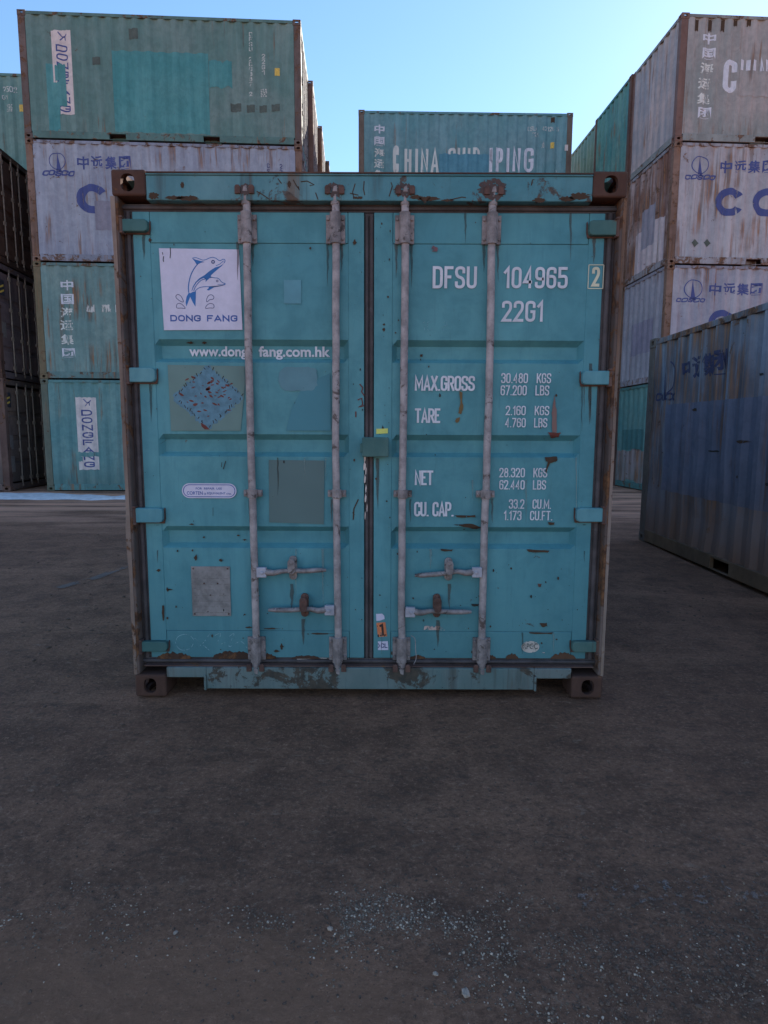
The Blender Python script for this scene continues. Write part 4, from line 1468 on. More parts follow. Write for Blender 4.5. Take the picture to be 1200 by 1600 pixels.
for i, (x, y, rx, ry) in enumerate([(306, 871, 3, 5), (345, 875, 4, 2.5), (248, 891, 4, 2.5), (262, 921, 2.5, 4), (265, 921, 4, 1.5), (370, 838, 3, 1.5), (380, 845, 3, 1.5), (301, 860, 1.5, 2),
                                   (255, 957, 2.5, 17), (389, 980, 6, 1.5), (422, 982, 14, 1.4), (440, 1010, 3, 6), (432, 1017, 6, 2), (300, 819, 4, 1.6), (316, 841, 2, 2), (235, 375, 2.5, 4),
                                   (554, 379, 3, 5), (296, 535, 7, 2), (318, 535, 4, 2), (501, 990, 22, 1.3), (405, 894, 12, 1.2), (485, 388, 2, 2), (600, 507, 2, 2), (600, 515, 3, 4), (618, 520, 1.5, 1.5)]):
    door_print('rust_mark', blob(x, y, rx, ry, 0.35, 100 + i, 14), STAIN, 1.9, DL if x < 575 else DR)
# rusty scale rising from the lower seal
RS = paint('thick rust scale', (0.051, 0.034, 0.027), (0.085, 0.052, 0.036), rust=0.9, streak=0.2, rough=0.9, seed=33)
for i, (xa, xb, top) in enumerate([(332, 398, 1015), (405, 432, 1020), (245, 300, 1018), (455, 500, 1023), (745, 775, 1021), (790, 810, 1020), (860, 900, 1019), (640, 665, 1023)]):
    n = 22
    u0, z0 = FD(xa, 1029)
    u1 = FD(xb, 1029)[0]
    zt_ = FD(xa, top)[1]
    tp = [(u0 + (u1 - u0) * k / n, z0 + (zt_ - z0) * (math.sin(math.pi * k / n) ** 0.5) * rnd.uniform(0.65, 1.05)) for k in range(n + 1)]
    fput('rust_scale', MB().prism([(u1, z0), (u0, z0)] + tp, 0.0515, 0.0548), RS, doors[0] if xa < 575 else doors[1])
# rust blooms on the header
def header_print(shape, mat, name='rust_mark', d=0.006):
    vs, fs = shape
    put(name, flat_mesh(name, vs, fs, lambda u, z: TOF(u, d - 0.0012, z)), mat, front)
def hb(cx, cy, rx, ry, jag, seed, mat=STAIN):
    rn = random.Random(seed)
    n = 40
    header_print(([FU(cx + rx * math.cos(2 * math.pi * i / n) * (1 + rn.uniform(-jag, jag)), cy + ry * math.sin(2 * math.pi * i / n) * (1 + rn.uniform(-jag, jag)), 0.006) for i in range(n)], [tuple(range(n))]), mat)
hb(770, 296, 21, 17, 0.2, 1, print_mat('bloom of rust', (0.060, 0.038, 0.034), 0.62, 55, 1, 57))
hb(523, 297, 14, 11, 0.25, 2, print_mat('bloom of rust', (0.060, 0.038, 0.034)))
hb(383, 296, 11, 9, 0.25, 4, print_mat('bloom of rust', (0.060, 0.038, 0.034)))
hb(632, 297, 15, 11, 0.25, 3, print_mat('bloom of rust', (0.060, 0.038, 0.034)))
for i, (x, y, rx, ry) in enumerate([(272, 309, 14, 3), (295, 310, 16, 4), (650, 308, 10, 3), (668, 311, 16, 3.5), (843, 313, 10, 3.5), (885, 311, 12, 4), (700, 313, 9, 2), (285, 289, 2.5, 5), (452, 288, 3, 5),
                                   (905, 307, 16, 5), (240, 306, 8, 5), (560, 309, 8, 2)]):
    hb(x, y, rx, ry, 0.3, 20 + i, STAIN)
for pts in ([(434, 279), (440, 287)], [(458, 281), (463, 290), (468, 297), (466, 291)], [(470, 284), (480, 283), (491, 289), (484, 290)], [(401, 299), (410, 304), (420, 311)],
            [(555, 287), (551, 300), (553, 311)], [(569, 283), (568, 296), (570, 305)], [(547, 302), (560, 305)], [(608, 307), (613, 291), (611, 285)], [(830, 290), (832, 281), (835, 281)],
            [(655, 309), (664, 317), (672, 309)], [(493, 301), (497, 312)], [(705, 312), (722, 308), (728, 309)]):
    header_print(stroke([FU(*p, 0.006) for p in pts], 0.0045), STAIN, 'scratch')
# runs of grime below the fittings and along the channel edges
RUN = print_mat('grime run film', (0.045, 0.05, 0.045), 0.30, 16, 0.12, 71, 0.9, 0.5)
RUNR = print_mat('rusty run film', (0.075, 0.050, 0.035), 0.25, 18, 0.12, 72, 0.9, 0.5)
RUNP = print_mat('chalky run film', (0.16, 0.27, 0.30), 0.20, 14, 0.10, 73, 0.9, 0.5)
rnd = random.Random(314)
def run(x, y, w, ln, mat, parent):
    n = 7
    xs_ = [x + rnd.uniform(-0.6, 0.6) for _ in range(n + 1)]
    ws = [w * (1 - (i / n) ** 1.6) * rnd.uniform(0.7, 1.2) + 0.25 for i in range(n + 1)]
    L_ = [FD(xs_[i] - ws[i] / 2, y + ln * i / n) for i in range(n + 1)]
    R_ = [FD(xs_[i] + ws[i] / 2, y + ln * i / n) for i in range(n + 1)]
    door_print('grime_run', (L_ + R_, [(i, i + 1, n + 2 + i, n + 1 + i) for i in range(n)]), mat, 1.35, parent)
for _ in range(26):
    x = rnd.uniform(222, 560) if rnd.random() < 0.5 else rnd.uniform(592, 925)
    if any(abs(x - c) < 9 for c in (388, 525, 630, 763)) or 250 < x < 380:
        continue
    y = rnd.choice((333, 382, 568, 715, 858, 988, 600, 750))
    ln = rnd.uniform(25, 110)
    for g_ in (530, 678, 822):
        if y < g_ < y + ln + 4:
            ln = g_ - y - 4
    if y + ln > 1022:
        ln = 1022 - y
    if ln < 10:
        continue
    run(x, y, rnd.uniform(1.2, 4.5), ln, rnd.choice((RUN, RUNR, RUNP, RUN, RUNP)), DL if x < 575 else DR)
for x, y, w, ln, m, p_ in ((372, 378, 4, 60, RUNR, DL), (395, 378, 5, 38, RUN, DL), (512, 378, 4, 70, RUN, DL), (534, 380, 4, 45, RUNR, DL), (619, 380, 5, 55, RUNR, DR), (643, 379, 4, 70, RUN, DR),
                           (756, 379, 5, 46, RUN, DR), (778, 380, 4, 60, RUNR, DR), (456, 912, 6, 45, RUNR, DL), (474, 967, 6, 40, RUNR, DL), (702, 912, 5, 40, RUNR, DR), (684, 969, 6, 42, RUNR, DR),
                           (390, 780, 3, 38, RUN, DL), (518, 780, 3, 36, RUNR, DL), (641, 780, 3, 36, RUN, DR), (769, 779, 3, 38, RUNR, DR), (590, 716, 6, 80, RUNR, DR), (236, 600, 5, 60, RUN, DL),
                           (246, 820, 5, 60, RUNR, DL), (921, 604, 5, 60, RUNR, DR), (913, 819, 5, 60, RUN, DR), (928, 372, 5, 40, RUNR, DR), (225, 366, 5, 40, RUN, DL)):
    run(x, y, w, ln, m, p_)

# small chips in the door paint, too many and too small to pick apart
rnd = random.Random(99)
for parent, zones in ((DL, ((545, 568, 340, 1020, 38), (248, 545, 900, 1022, 60), (212, 246, 350, 1010, 34), (250, 545, 340, 880, 40))), (DR, ((586, 611, 340, 1020, 60), (612, 905, 860, 1022, 85), (905, 936, 350, 1010, 30), (615, 900, 345, 830, 36)))):
    for mt, share in ((STAIN, 0.6), (STAIND, 0.4)):
        lst = []
        for xa, xb, ya, yb, n in zones:
            for _ in range(int(n * share * 0.65)):
                x, y = rnd.uniform(xa, xb), rnd.uniform(ya, yb)
                if 250 < x < 380 and 385 < y < 520:
                    continue
                a = 0.4 + 1.5 * rnd.random() ** 3
                b = a * rnd.uniform(0.5, 2.2)
                lst.append(([FD(x + a * math.cos(q) * rnd.uniform(0.6, 1.2), y + b * math.sin(q) * rnd.uniform(0.6, 1.2)) for q in (0, 1.05, 2.1, 3.14, 4.2, 5.25)], [tuple(range(6))]))
        o = door_print('paint_chips', merge(lst), mt, 2.3 if mt is STAIN else 2.6, parent)
        o['kind'] = 'stuff'

# chalk scribbles low on the left door
CHALK = print_mat('chalk', (0.18, 0.38, 0.48), 0.8, 60, 1, 61)
door_print('chalk_mark', merge([stroke(spline([FD(*p) for p in pts]), 0.003) for pts in
    ([(274, 1008), (278, 995), (292, 991), (303, 1000), (297, 1013), (283, 1015), (274, 1006)], [(303, 996), (318, 1008), (330, 1018)], [(328, 990), (318, 1004), (308, 1012)],
     [(335, 993), (345, 990), (340, 1006), (352, 1004)], [(356, 996), (366, 990), (358, 1010), (376, 1002), (386, 1012)])]), CHALK, 1.0, DL)
CH2 = print_mat('faint chalk', (0.12, 0.32, 0.42), 0.9, 60, 1, 62)
dtext('10  8', 660, 502, 699, 517, CH2, wt=0.06, parent=DR)
for i, (x, y0_, y1_) in enumerate(((702, 921, 948), (727, 967, 984), (736, 884, 912), (701, 990, 1005))):
    door_print('drip_mark', stroke([FD(x, y0_), FD(x + 0.6, y1_)], 0.0025), CH2, 1.2, DR)
door_print('scrape', stroke([FU(464, 1030, 0.05), FU(500, 1028.5, 0.05), FU(545, 1029.5, 0.05)], 0.005), print_mat('bright scrape', (0.35, 0.38, 0.40), 0.6, 40, 1, 63), 2, front)
# pale flaking on centre seal
fl = []
for (x, y, w) in ((569, 722, 3), (568, 735, 4), (571, 742, 2), (569, 755, 3), (571, 770, 2), (570, 785, 3), (573, 800, 1.5), (570, 812, 1.5)):
    u, z = FU(x, y, 0.05)
    fl.append(([(u, z), (u + w * .002, z + .004), (u + w * .003, z + .03), (u + w * .001, z + .045), (u - .001, z + .02)], [(0, 1, 2, 3, 4)]))
put('seal_flaking', flat_mesh('seal_flaking', *merge(fl), lambda u, z: TOF(u, 0.0505, z)), print_mat('peeling white film', (0.5, 0.48, 0.5), 0.4, 60, 1, 64), front)
# wire seal on the lower right guide
uw, zw = FU(648, 998, 0.01)
fput('wire_seal', MB().tube(spline([(uw - 0.02, 0.0, zw + 0.02), (uw, -0.006, zw + 0.005), (uw + 0.004, -0.004, zw - 0.05), (uw + 0.008, 0.0, zw - 0.10), (uw - 0.004, 0.004, zw - 0.135)]), 0.0018, 6), GALV, DR)

# ------------------------------------------------------------------ the yard stacks
PAL = {}
def pal(key, wall, wall2, rust, streak, seed, post=None, end=None, rail=None, dirt=0.0, dirt_h=0.75, grime=(0.06, 0.055, 0.045), rough=0.55, scratch=0.2):
    d = dict(wall=paint(key, wall, wall2, rust=rust, streak=streak, seed=seed, rough=rough, dirt=dirt, dirt_h=dirt_h, grime=grime, scratch=scratch))
    d['post'] = post or RUST
    d['rail'] = rail or paint(key + ' rail', tuple(c * 0.75 for c in wall), wall, rust=min(1, rust + 0.35), streak=streak, seed=seed + 40)
    if end:
        d['end'] = end
    PAL[key] = d
    return d
T1 = pal('weathered sea green paint', (0.088, 0.189, 0.196), (0.128, 0.215, 0.225), 0.45, 0.4, 11, post=paint('rust patched brown post', (0.080, 0.066, 0.066), (0.11, 0.088, 0.085), rust=0.85, streak=0.5, seed=12))
WL = pal('pale grey blue paint', (0.210, 0.262, 0.370), (0.259, 0.320, 0.421), 0.58, 0.72, 21, post=paint('orange rusted post', (0.12, 0.083, 0.070), (0.18, 0.13, 0.11), rust=0.85, streak=0.9, seed=22))
T3 = pal('streaked teal paint', (0.104, 0.214, 0.240), (0.152, 0.256, 0.272), 0.50, 0.75, 31, post=paint('olive brown post', (0.10, 0.095, 0.06), (0.14, 0.12, 0.08), rust=0.65, streak=0.7, seed=32))
T4 = pal('clear teal paint', (0.084, 0.223, 0.256), (0.126, 0.256, 0.280), 0.40, 0.60, 41, post=paint('faded green post', (0.085, 0.115, 0.10), (0.12, 0.13, 0.11), rust=0.6, streak=0.6, seed=42), dirt=0.3)
TF = pal('mint green paint', (0.105, 0.235, 0.245), (0.15, 0.265, 0.265), 0.4, 0.5, 51)
DKB = pal('near black brown paint', (0.057, 0.034, 0.028), (0.091, 0.055, 0.042), 0.5, 0.3, 61, post=RUSTD)
DKG = pal('dark slate paint', (0.100, 0.083, 0.099), (0.160, 0.128, 0.144), 0.4, 0.3, 71, post=RUSTD)
DKH = pal('dirty slate paint', (0.104, 0.083, 0.083), (0.162, 0.125, 0.112), 0.45, 0.4, 73, post=RUST, dirt=0.5, )
CT = pal('dull blue teal paint', (0.093, 0.243, 0.300), (0.136, 0.270, 0.330), 0.35, 0.45, 81, post=paint('brown grey post', (0.10, 0.085, 0.075), (0.13, 0.11, 0.095), rust=0.5, streak=0.3, seed=82))
RG = pal('grey green paint', (0.196, 0.240, 0.263), (0.281, 0.296, 0.324), 0.42, 0.62, 91, post=paint('red brown post', (0.12, 0.078, 0.070), (0.16, 0.11, 0.10), rust=0.6, streak=0.3, seed=92),
         end=paint('blue grey end paint', (0.240, 0.270, 0.323), (0.340, 0.333, 0.361), rust=0.45, streak=0.6, seed=93))
RW = pal('rust streaked white paint', (0.266, 0.303, 0.378), (0.318, 0.353, 0.421), 0.58, 0.85, 101, post=WL['post'],
         end=paint('heavily rusted end paint', (0.13, 0.07, 0.055), (0.30, 0.28, 0.31), rust=0.75, streak=1.0, seed=103))
RW2 = pal('white lilac paint', (0.229, 0.262, 0.361), (0.281, 0.320, 0.404), 0.50, 0.65, 111, post=WL['post'],
          end=paint('bluish white end paint', (0.192, 0.230, 0.318), (0.248, 0.281, 0.370), rust=0.5, streak=0.6, seed=113))
RT = pal('pale teal paint', (0.06, 0.19, 0.22), (0.09, 0.21, 0.23), 0.45, 0.5, 121, dirt=0.2)
TB = pal('bright teal paint', (0.050, 0.20, 0.22), (0.10, 0.25, 0.25), 0.42, 0.65, 131, post=RUST)
TC = pal('olive teal paint', (0.120, 0.220, 0.220), (0.160, 0.240, 0.220), 0.5, 0.7, 141, post=RUST)
GB = pal('grey blue paint', (0.160, 0.215, 0.290), (0.205, 0.250, 0.325), 0.60, 1.15, 151, post=paint('grimy grey post', (0.085, 0.085, 0.085), (0.12, 0.115, 0.11), rust=0.6, streak=0.5, seed=152), dirt=0.9, dirt_h=1.15, grime=(0.27, 0.135, 0.09), scratch=0.5)
GB['brail'] = paint('ochre grimed rail', (0.105, 0.080, 0.058), (0.15, 0.11, 0.075), rust=0.6, streak=0.3, seed=155)

WY = 2.36            # depth kept by the rows of the yard
def row_right(corner, yaw, k, lev):
    """container whose right front bottom corner stands at corner, row k behind, level lev"""
    c = Vector((corner[0], corner[1]))
    ux = Vector((math.cos(yaw), math.sin(yaw)))
    uy = Vector((-math.sin(yaw), math.cos(yaw)))
    m = c - ux * L20 / 2 + uy * WY / 2
    return (m.x, m.y, lev * H86)
def row_left(corner, yaw, lev):
    c = Vector(corner)
    ux = Vector((math.cos(yaw), math.sin(yaw)))
    uy = Vector((-math.sin(yaw), math.cos(yaw)))
    m = c + ux * L20 / 2 + uy * WY / 2
    return (m.x, m.y, lev * H86)

GL_ = 'containers stacked in rows across the yard'
YL = R(2.93)
SD = side_front(L20, WY)
def yprint(root, prof, name, shape, mat, lay=0, label=None, to=None):
    return wall_print(root, prof, to or SD, name, shape, mat, 0.003 + 0.0015 * lay, label=label)
def yrect(root, xa, ya, xb, yb, W=WY, face='front'):
    a = local_hit(root, xa, (ya + yb) / 2, face, W)
    b = local_hit(root, xb, (ya + yb) / 2, face, W)
    c = local_hit(root, (xa + xb) / 2, ya, face, W)
    d = local_hit(root, (xa + xb) / 2, yb, face, W)
    return a[0], d[1], b[0], c[1]
def ytext(root, prof, s, box, mat, bold=0.02, lay=0, W=WY, face='front', to=None, shear=0.0, wt=None):
    u0, z0, u1, z1 = yrect(root, *box, W=W, face=face)
    if all(c in GLY or c == ' ' for c in s):
        return yprint(root, prof, 'lettering', stencil(s, u0, z0, u1, z1, wt or 0.14, 0.22), mat, lay, to=to)
    q = quad_rect(u0, z0, u1, z1)
    q[2] = (q[2][0] + shear, q[2][1]); q[3] = (q[3][0] + shear, q[3][1])
    return yprint(root, prof, 'lettering', letters(s, q, bold), mat, lay, to=to)

PATCH = paint('fresh teal repaint', (0.050, 0.222, 0.260), (0.075, 0.246, 0.280), rust=0.46, streak=0.35, seed=161)
YEL = plain('yellow sticker film', (0.50, 0.38, 0.08), 0.6, 0.2, 30)
DPT = plain('dark grey green touch up', (0.06, 0.085, 0.08), 0.7, 0.2, 10)
SWY = plain('weathered white banner film', (0.46, 0.46, 0.50), 0.6, 0.12, 8, wear=0.25, wearc=(0.10, 0.13, 0.13))

# small worn lines of data: real characters
def data_block(root, prof, xa, ya, xb, yb, mat, W=WY):
    """weight table worn to specks, as short unreadable strokes"""
    u0, z0, u1, z1 = yrect(root, xa, ya, xb, yb, W)
    rn = random.Random(int(xa * 7 + ya))
    parts = []
    n = 5
    for i in range(n):
        z = z1 - (z1 - z0) * (i + 0.5) / n
        u = u0
        while u < u1 - 0.02:
            w = rn.uniform(0.02, 0.05)
            parts.append(stroke([(u, z), (min(u + w, u1), z)], (z1 - z0) / n * 0.55))
            u += w + rn.uniform(0.015, 0.03)
    yprint(root, prof, 'data_lines', merge(parts), mat)

def ship_logo(root, prof, cx, cy, r, mat, box, W=WY):
    u, z = local_hit(root, cx, cy, 'front', W)
    u2, _ = local_hit(root, cx + r, cy, 'front', W)
    rr = abs(u2 - u)
    ring = stroke([(u + rr * math.cos(2 * math.pi * i / 32), z + rr * math.sin(2 * math.pi * i / 32)) for i in range(32)], rr * 0.10, True)
    spike = ([(u - rr * 0.26, z - rr * 1.25), (u - rr * 0.02, z + rr * 1.15), (u + rr * 0.05, z + rr * 0.5), (u + rr * 0.30, z - rr * 0.7), (u + rr * 0.42, z - rr * 1.25), (u + rr * 0.06, z - rr * 1.25), (u + rr * 0.06, z - rr * 0.9)], [(0, 6, 2, 1), (6, 3, 2), (6, 5, 4, 3)])
    yprint(root, prof, 'emblem', merge([ring, spike]), mat)
    u0, z0, u1, z1 = yrect(root, *box, W=W)
    yprint(root, prof, 'lettering', stencil('COSCO', u0, z0, u1, z1, 0.26, 0.14, shear=0.35), mat)

# ---- left block, first row (four high)
def left(lev, label, mats, k=0, **kw):
    return container(label, row_right((-1.868, 14.853 + k * 2.37), YL, k, lev), YL, mats, W=WY, group=GL_, ends=('wall', 'door'), seed=lev + 3 * k, **kw)
l4, pfl, _ = left(3, 'green container with bright teal square repaint and torn white banner, topmost of the left stack', T1)
u0, z0, u1, z1 = yrect(l4, 177, 80, 326, 209)
z0 = 0.19
for shp in (rect_shape(u0, z0, u1, z1, 0.01, 3),):
    yprint(l4, pfl, 'paint_patch', shp, PATCH, 0, label='bright teal square repaint')
for bx in ((326, 95, 362, 135), (74, 100, 92, 206)):
    a = yrect(l4, *bx)
    yprint(l4, pfl, 'paint_patch', rect_shape(a[0], max(a[1], 0.19), a[2], a[3], 0.03, 5), PATCH)
for bx in ((200, 43, 215, 60), (143, 88, 156, 100), (360, 161, 377, 174), (385, 163, 398, 175), (405, 164, 417, 175), (424, 162, 437, 173)):
    a = yrect(l4, *bx)
    yprint(l4, pfl, 'paint_patch', rect_shape(a[0], a[1], a[2], a[3], 0.008, 6), DPT)
def banner(root, prof, xa, ya, xb, yb, hole, letters_, seed):
    u0, z0, u1, z1 = yrect(root, xa, ya, xb, yb)
    bn = yprint(root, prof, 'banner', rect_shape(u0, z0, u1, z1, 0.012, seed), SWY, 1, label='white vertical banner with stacked blue letters')
    hgt = (z1 - z0) / 9.6
    w = (u1 - u0)
    # small plant-like emblem, then the letters one under another
    c = (u0 + w * 0.55, z1 - hgt * 0.75)
    em = merge([stroke(spline([(c[0] - w * .18, c[1] + hgt * .5), (c[0] + w * .05, c[1]), (c[0] + w * .22, c[1] + hgt * .35)]), 0.022), stroke(spline([(c[0] - w * .1, c[1] - hgt * .4), (c[0] + w * .1, c[1] + hgt * .1), (c[0] + w * .15, c[1] - hgt * .35)]), 0.02)])
    yprint(root, prof, 'emblem', em, BLUEW, 2)
    for i, ch in enumerate(letters_):
        za = z1 - hgt * (1.65 + i * 0.98)
        if ch == ' ':
            continue
        yprint(root, prof, 'lettering', stencil(ch, u0 + w * 0.24, za - hgt * 0.78, u0 + w * 0.80, za, 0.22, soft=2.0), BLUEW, 2)
    for (fx0, fx1, fz0, fz1) in hole:
        yprint(root, prof, 'paint_patch', rect_shape(u0 + w * fx0, z1 + (z0 - z1) * fz1, u0 + w * fx1, z1 + (z0 - z1) * fz0, 0.015, seed + 1), PATCH if root is l4 else T4['wall'], 3)
    return bn
banner(l4, pfl, 81.5, 46, 113, 178, [(-0.05, 0.30, 0.62, 1.02), (0.30, 0.62, 0.40, 0.90), (0.10, 0.32, 0.42, 0.60)], 'DONGFANG', 4)
ytext(l4, pfl, 'DFSU 206387 2', (388, 50, 394, 150), WHITEW, 0.0) if False else None
def vtext(root, prof, s, cx, ya, yb, wpx, mat, bold=0.0, W=WY, squeeze=0.82):
    n = len(s)
    for i, ch in enumerate(s):
        if ch == ' ':
            continue
        y0 = ya + (yb - ya) * i / n
        y1 = y0 + (yb - ya) / n * squeeze
        u0, z0, u1, z1 = yrect(root, cx - wpx / 2, y0, cx + wpx / 2, y1, W)
        yprint(root, prof, 'lettering', stencil(ch, u0, z0, u1, z1, 0.15), mat, 1)
vtext(l4, pfl, 'DFSU 206387 2', 391.5, 50, 151, 5.2, WHITEM, 0.02)
vtext(l4, pfl, '22G1', 411.5, 84, 118, 5.2, WHITEM, 0.02)
data_block(l4, pfl, 407, 138, 417, 151, WHITEW)
a = yrect(l4, 429, 106, 437, 118)
yprint(l4, pfl, 'sticker', rect_shape(*a), YEL, 1)
data_block(l4, pfl, 431, 109, 436, 115, NAVY)

l3, pfl, _ = left(2, 'rust streaked pale container with a large blue C, third level of the left stack', WL)
ship_logo(l3, pfl, 89, 251, 12.5, BLUEW, (64, 265, 114, 274))
for i, ch in enumerate('中远集团'):
    ytext(l3, pfl, ch, (120 + i * 21.7, 243, 138.5 + i * 21.7, 263.5), BLUEW, 0.022)
def big_c(root, prof, cx, cy, rx, ry, mat, W=WY, gap=0.55):
    u, z = local_hit(root, cx, cy, 'front', W)
    ru = abs(local_hit(root, cx + rx, cy, 'front', W)[0] - u)
    rz = abs(local_hit(root, cx, cy + ry, 'front', W)[1] - z)
    vs, fs = [], []
    n = 40
    for i in range(n + 1):
        an = gap + (2 * math.pi - 2 * gap) * i / n
        vs += [(u + ru * math.cos(an), z + rz * math.sin(an)), (u + ru * 0.5 * math.cos(an), z + rz * 0.5 * math.sin(an))]
        if i:
            fs.append((2 * i - 2, 2 * i, 2 * i + 1, 2 * i - 1))
    yprint(root, prof, 'lettering', (vs, fs), mat)
big_c(l3, pfl, 144, 310, 25, 23, BLUEW)
a = yrect(l3, 148, 313, 178, 359)
yprint(l3, pfl, 'paint_patch', rect_shape(*a, 0.01, 3), paint('slate blue touch up', (0.17, 0.19, 0.27), (0.20, 0.22, 0.30), rust=0.4, streak=0.3, seed=171), 1, label='slate blue repaint square')
vtext(l3, pfl, 'CS', 419, 255, 272, 4, NAVY, 0.0)
vtext(l3, pfl, '22', 439, 256, 273, 4, NAVY, 0.0)

l2, pfl, _ = left(1, 'teal container with worn white characters down its left end, second level of left stack', T3)
for i, (ch, y, dx) in enumerate((('中', 437, 0), ('国', 459, 0.8), ('海', 480, 0), ('运', 500, 0), ('集', 522, 1), ('团', 544, 3))):
    ytext(l2, pfl, ch, (94 + dx, y, 114 + dx, y + (16 if i < 5 else 14)), WHITE if i in (0, 1, 5) else WHITEM, 0.022)
for xa, xb in ((134, 147), (156, 173), (179, 184)):
    a = yrect(l2, xa, 476, xb, 487)
    yprint(l2, pfl, 'lettering', rect_shape(*a, 0.01, 5), WHITEW)
l1, pfl, _ = left(0, 'teal container with torn white vertical banner, bottom of the left stack behind the snow', T4)
banner(l1, pfl, 120.5, 620.5, 151.5, 734, [(-0.05, 1.05, 0.755, 0.815), (-0.05, 0.2, 0.815, 0.88)], 'DONGFANG', 7)

# ---- left block, rows behind
names_l = ['tall grey green container with lock rods, second row of the left block, top level', 'pale container with rusty post, third row of the left block, top level', 'light grey container at the far end of the left block, top level']
mats_l = [RG, RW2, TF]
for k in (1, 2, 3):
    for lev in range(4):
        if lev == 3:
            left(lev, names_l[k - 1], mats_l[k - 1], k)
        else:
            left(lev, 'weathered container hidden low in the rear rows behind the left stack', [T4, RW2, TB][(k + lev) % 3], k)

# ---- dark stack with doors facing across the yard, far left
yd = R(3.5)
def dark(lev, label, mats):
    return container(label, row_right((-8.70, 14.42), yd, 0, lev), yd, mats, W=WY, group=GL_, ends=('wall', 'door'), seed=lev)
DKB['rod'] = plain('dull bare rods', (0.20, 0.18, 0.16), 0.5, 0.3, 8)
DKG['rod'] = DKH['rod'] = DKB['rod']
d3, _, pfd = dark(2, 'dark brown container end with pale lock rods, topmost at the left edge', DKB)
d2, _, _ = dark(1, 'dark slate container end with striped hazard label, middle of the dark stack at left edge', DKG)
d1, _, _ = dark(0, 'dirty slate container end, bottom of the dark stack at left edge', DKH)
TOE = end_right(L20, WY)
def eprint(root, box, mat, name, lay=0, d=0.033, label=None):
    u0, z0, u1, z1 = yrect(root, *box, W=WY, face='right')
    vs, fs = rect_shape(u0, z0, u1, z1)
    me = flat_mesh(name, vs, fs, lambda u, z: TOE(u, d - 0.003 - 0.002 * lay, z))
    return put(name, me, mat, root, label=label)
PLAC = plain('placard film', (0.12, 0.12, 0.13), 0.6, 0.2, 20)
for root, bxs in ((d2, ((0, 437, 9, 461, 1), (3, 503, 12, 527, 0), (0, 552, 8, 566, 0))), (d1, ((7, 613, 19, 636, 1), (14, 680, 23, 702, 0), (14, 713, 26, 738, 0)))):
    for (xa, ya, xb, yb, haz) in bxs:
        s = eprint(root, (xa, ya, xb, yb), plain('dark placard film', (0.028, 0.03, 0.05), 0.5, 0.2, 20) if haz else PLAC, 'placard')
        if haz:
            u0, z0, u1, z1 = yrect(root, xa, ya, xb, yb, W=WY, face='right')
            ww, hh = u1 - u0, z1 - z0
            st = merge([([(u0 + ww * .15, z0 + hh * a), (u0 + ww * .85, z0 + hh * (a + .2)), (u0 + ww * .85, z0 + hh * (a + .33)), (u0 + ww * .15, z0 + hh * (a + .13))], [(0, 1, 2, 3)]) for a in (0.1, 0.42)])
            put('stripe_print', flat_mesh('stripe_print', *st, lambda u, z: TOE(u, 0.027, z)), YEL, s)

# ---- container showing behind the dark stack
lbc = (-8.15, 16.97)
for lev in range(4):
    o, pfx, _ = container('mint green container with worn white numbers, high behind the dark stack' if lev == 3 else 'weathered container hidden low behind the dark stack',
                          row_right(lbc, YL, 0, lev), YL, TF if lev == 3 else T4, W=WY, group=GL_, seed=lev)
    if lev == 3:
        ytext(o, pfx, '1 132502', (-14, 134, 25, 143), WHITEW, 0.02)
        ytext(o, pfx, '22G1', (-10, 147, 11, 154), WHITEW, 0.02)
        data_block(o, pfx, 9, 162, 19, 174, WHITEW)
        a = yrect(o, 29.5, 163, 36, 174)
        yprint(o, pfx, 'sticker', rect_shape(*a), YEL, 1)

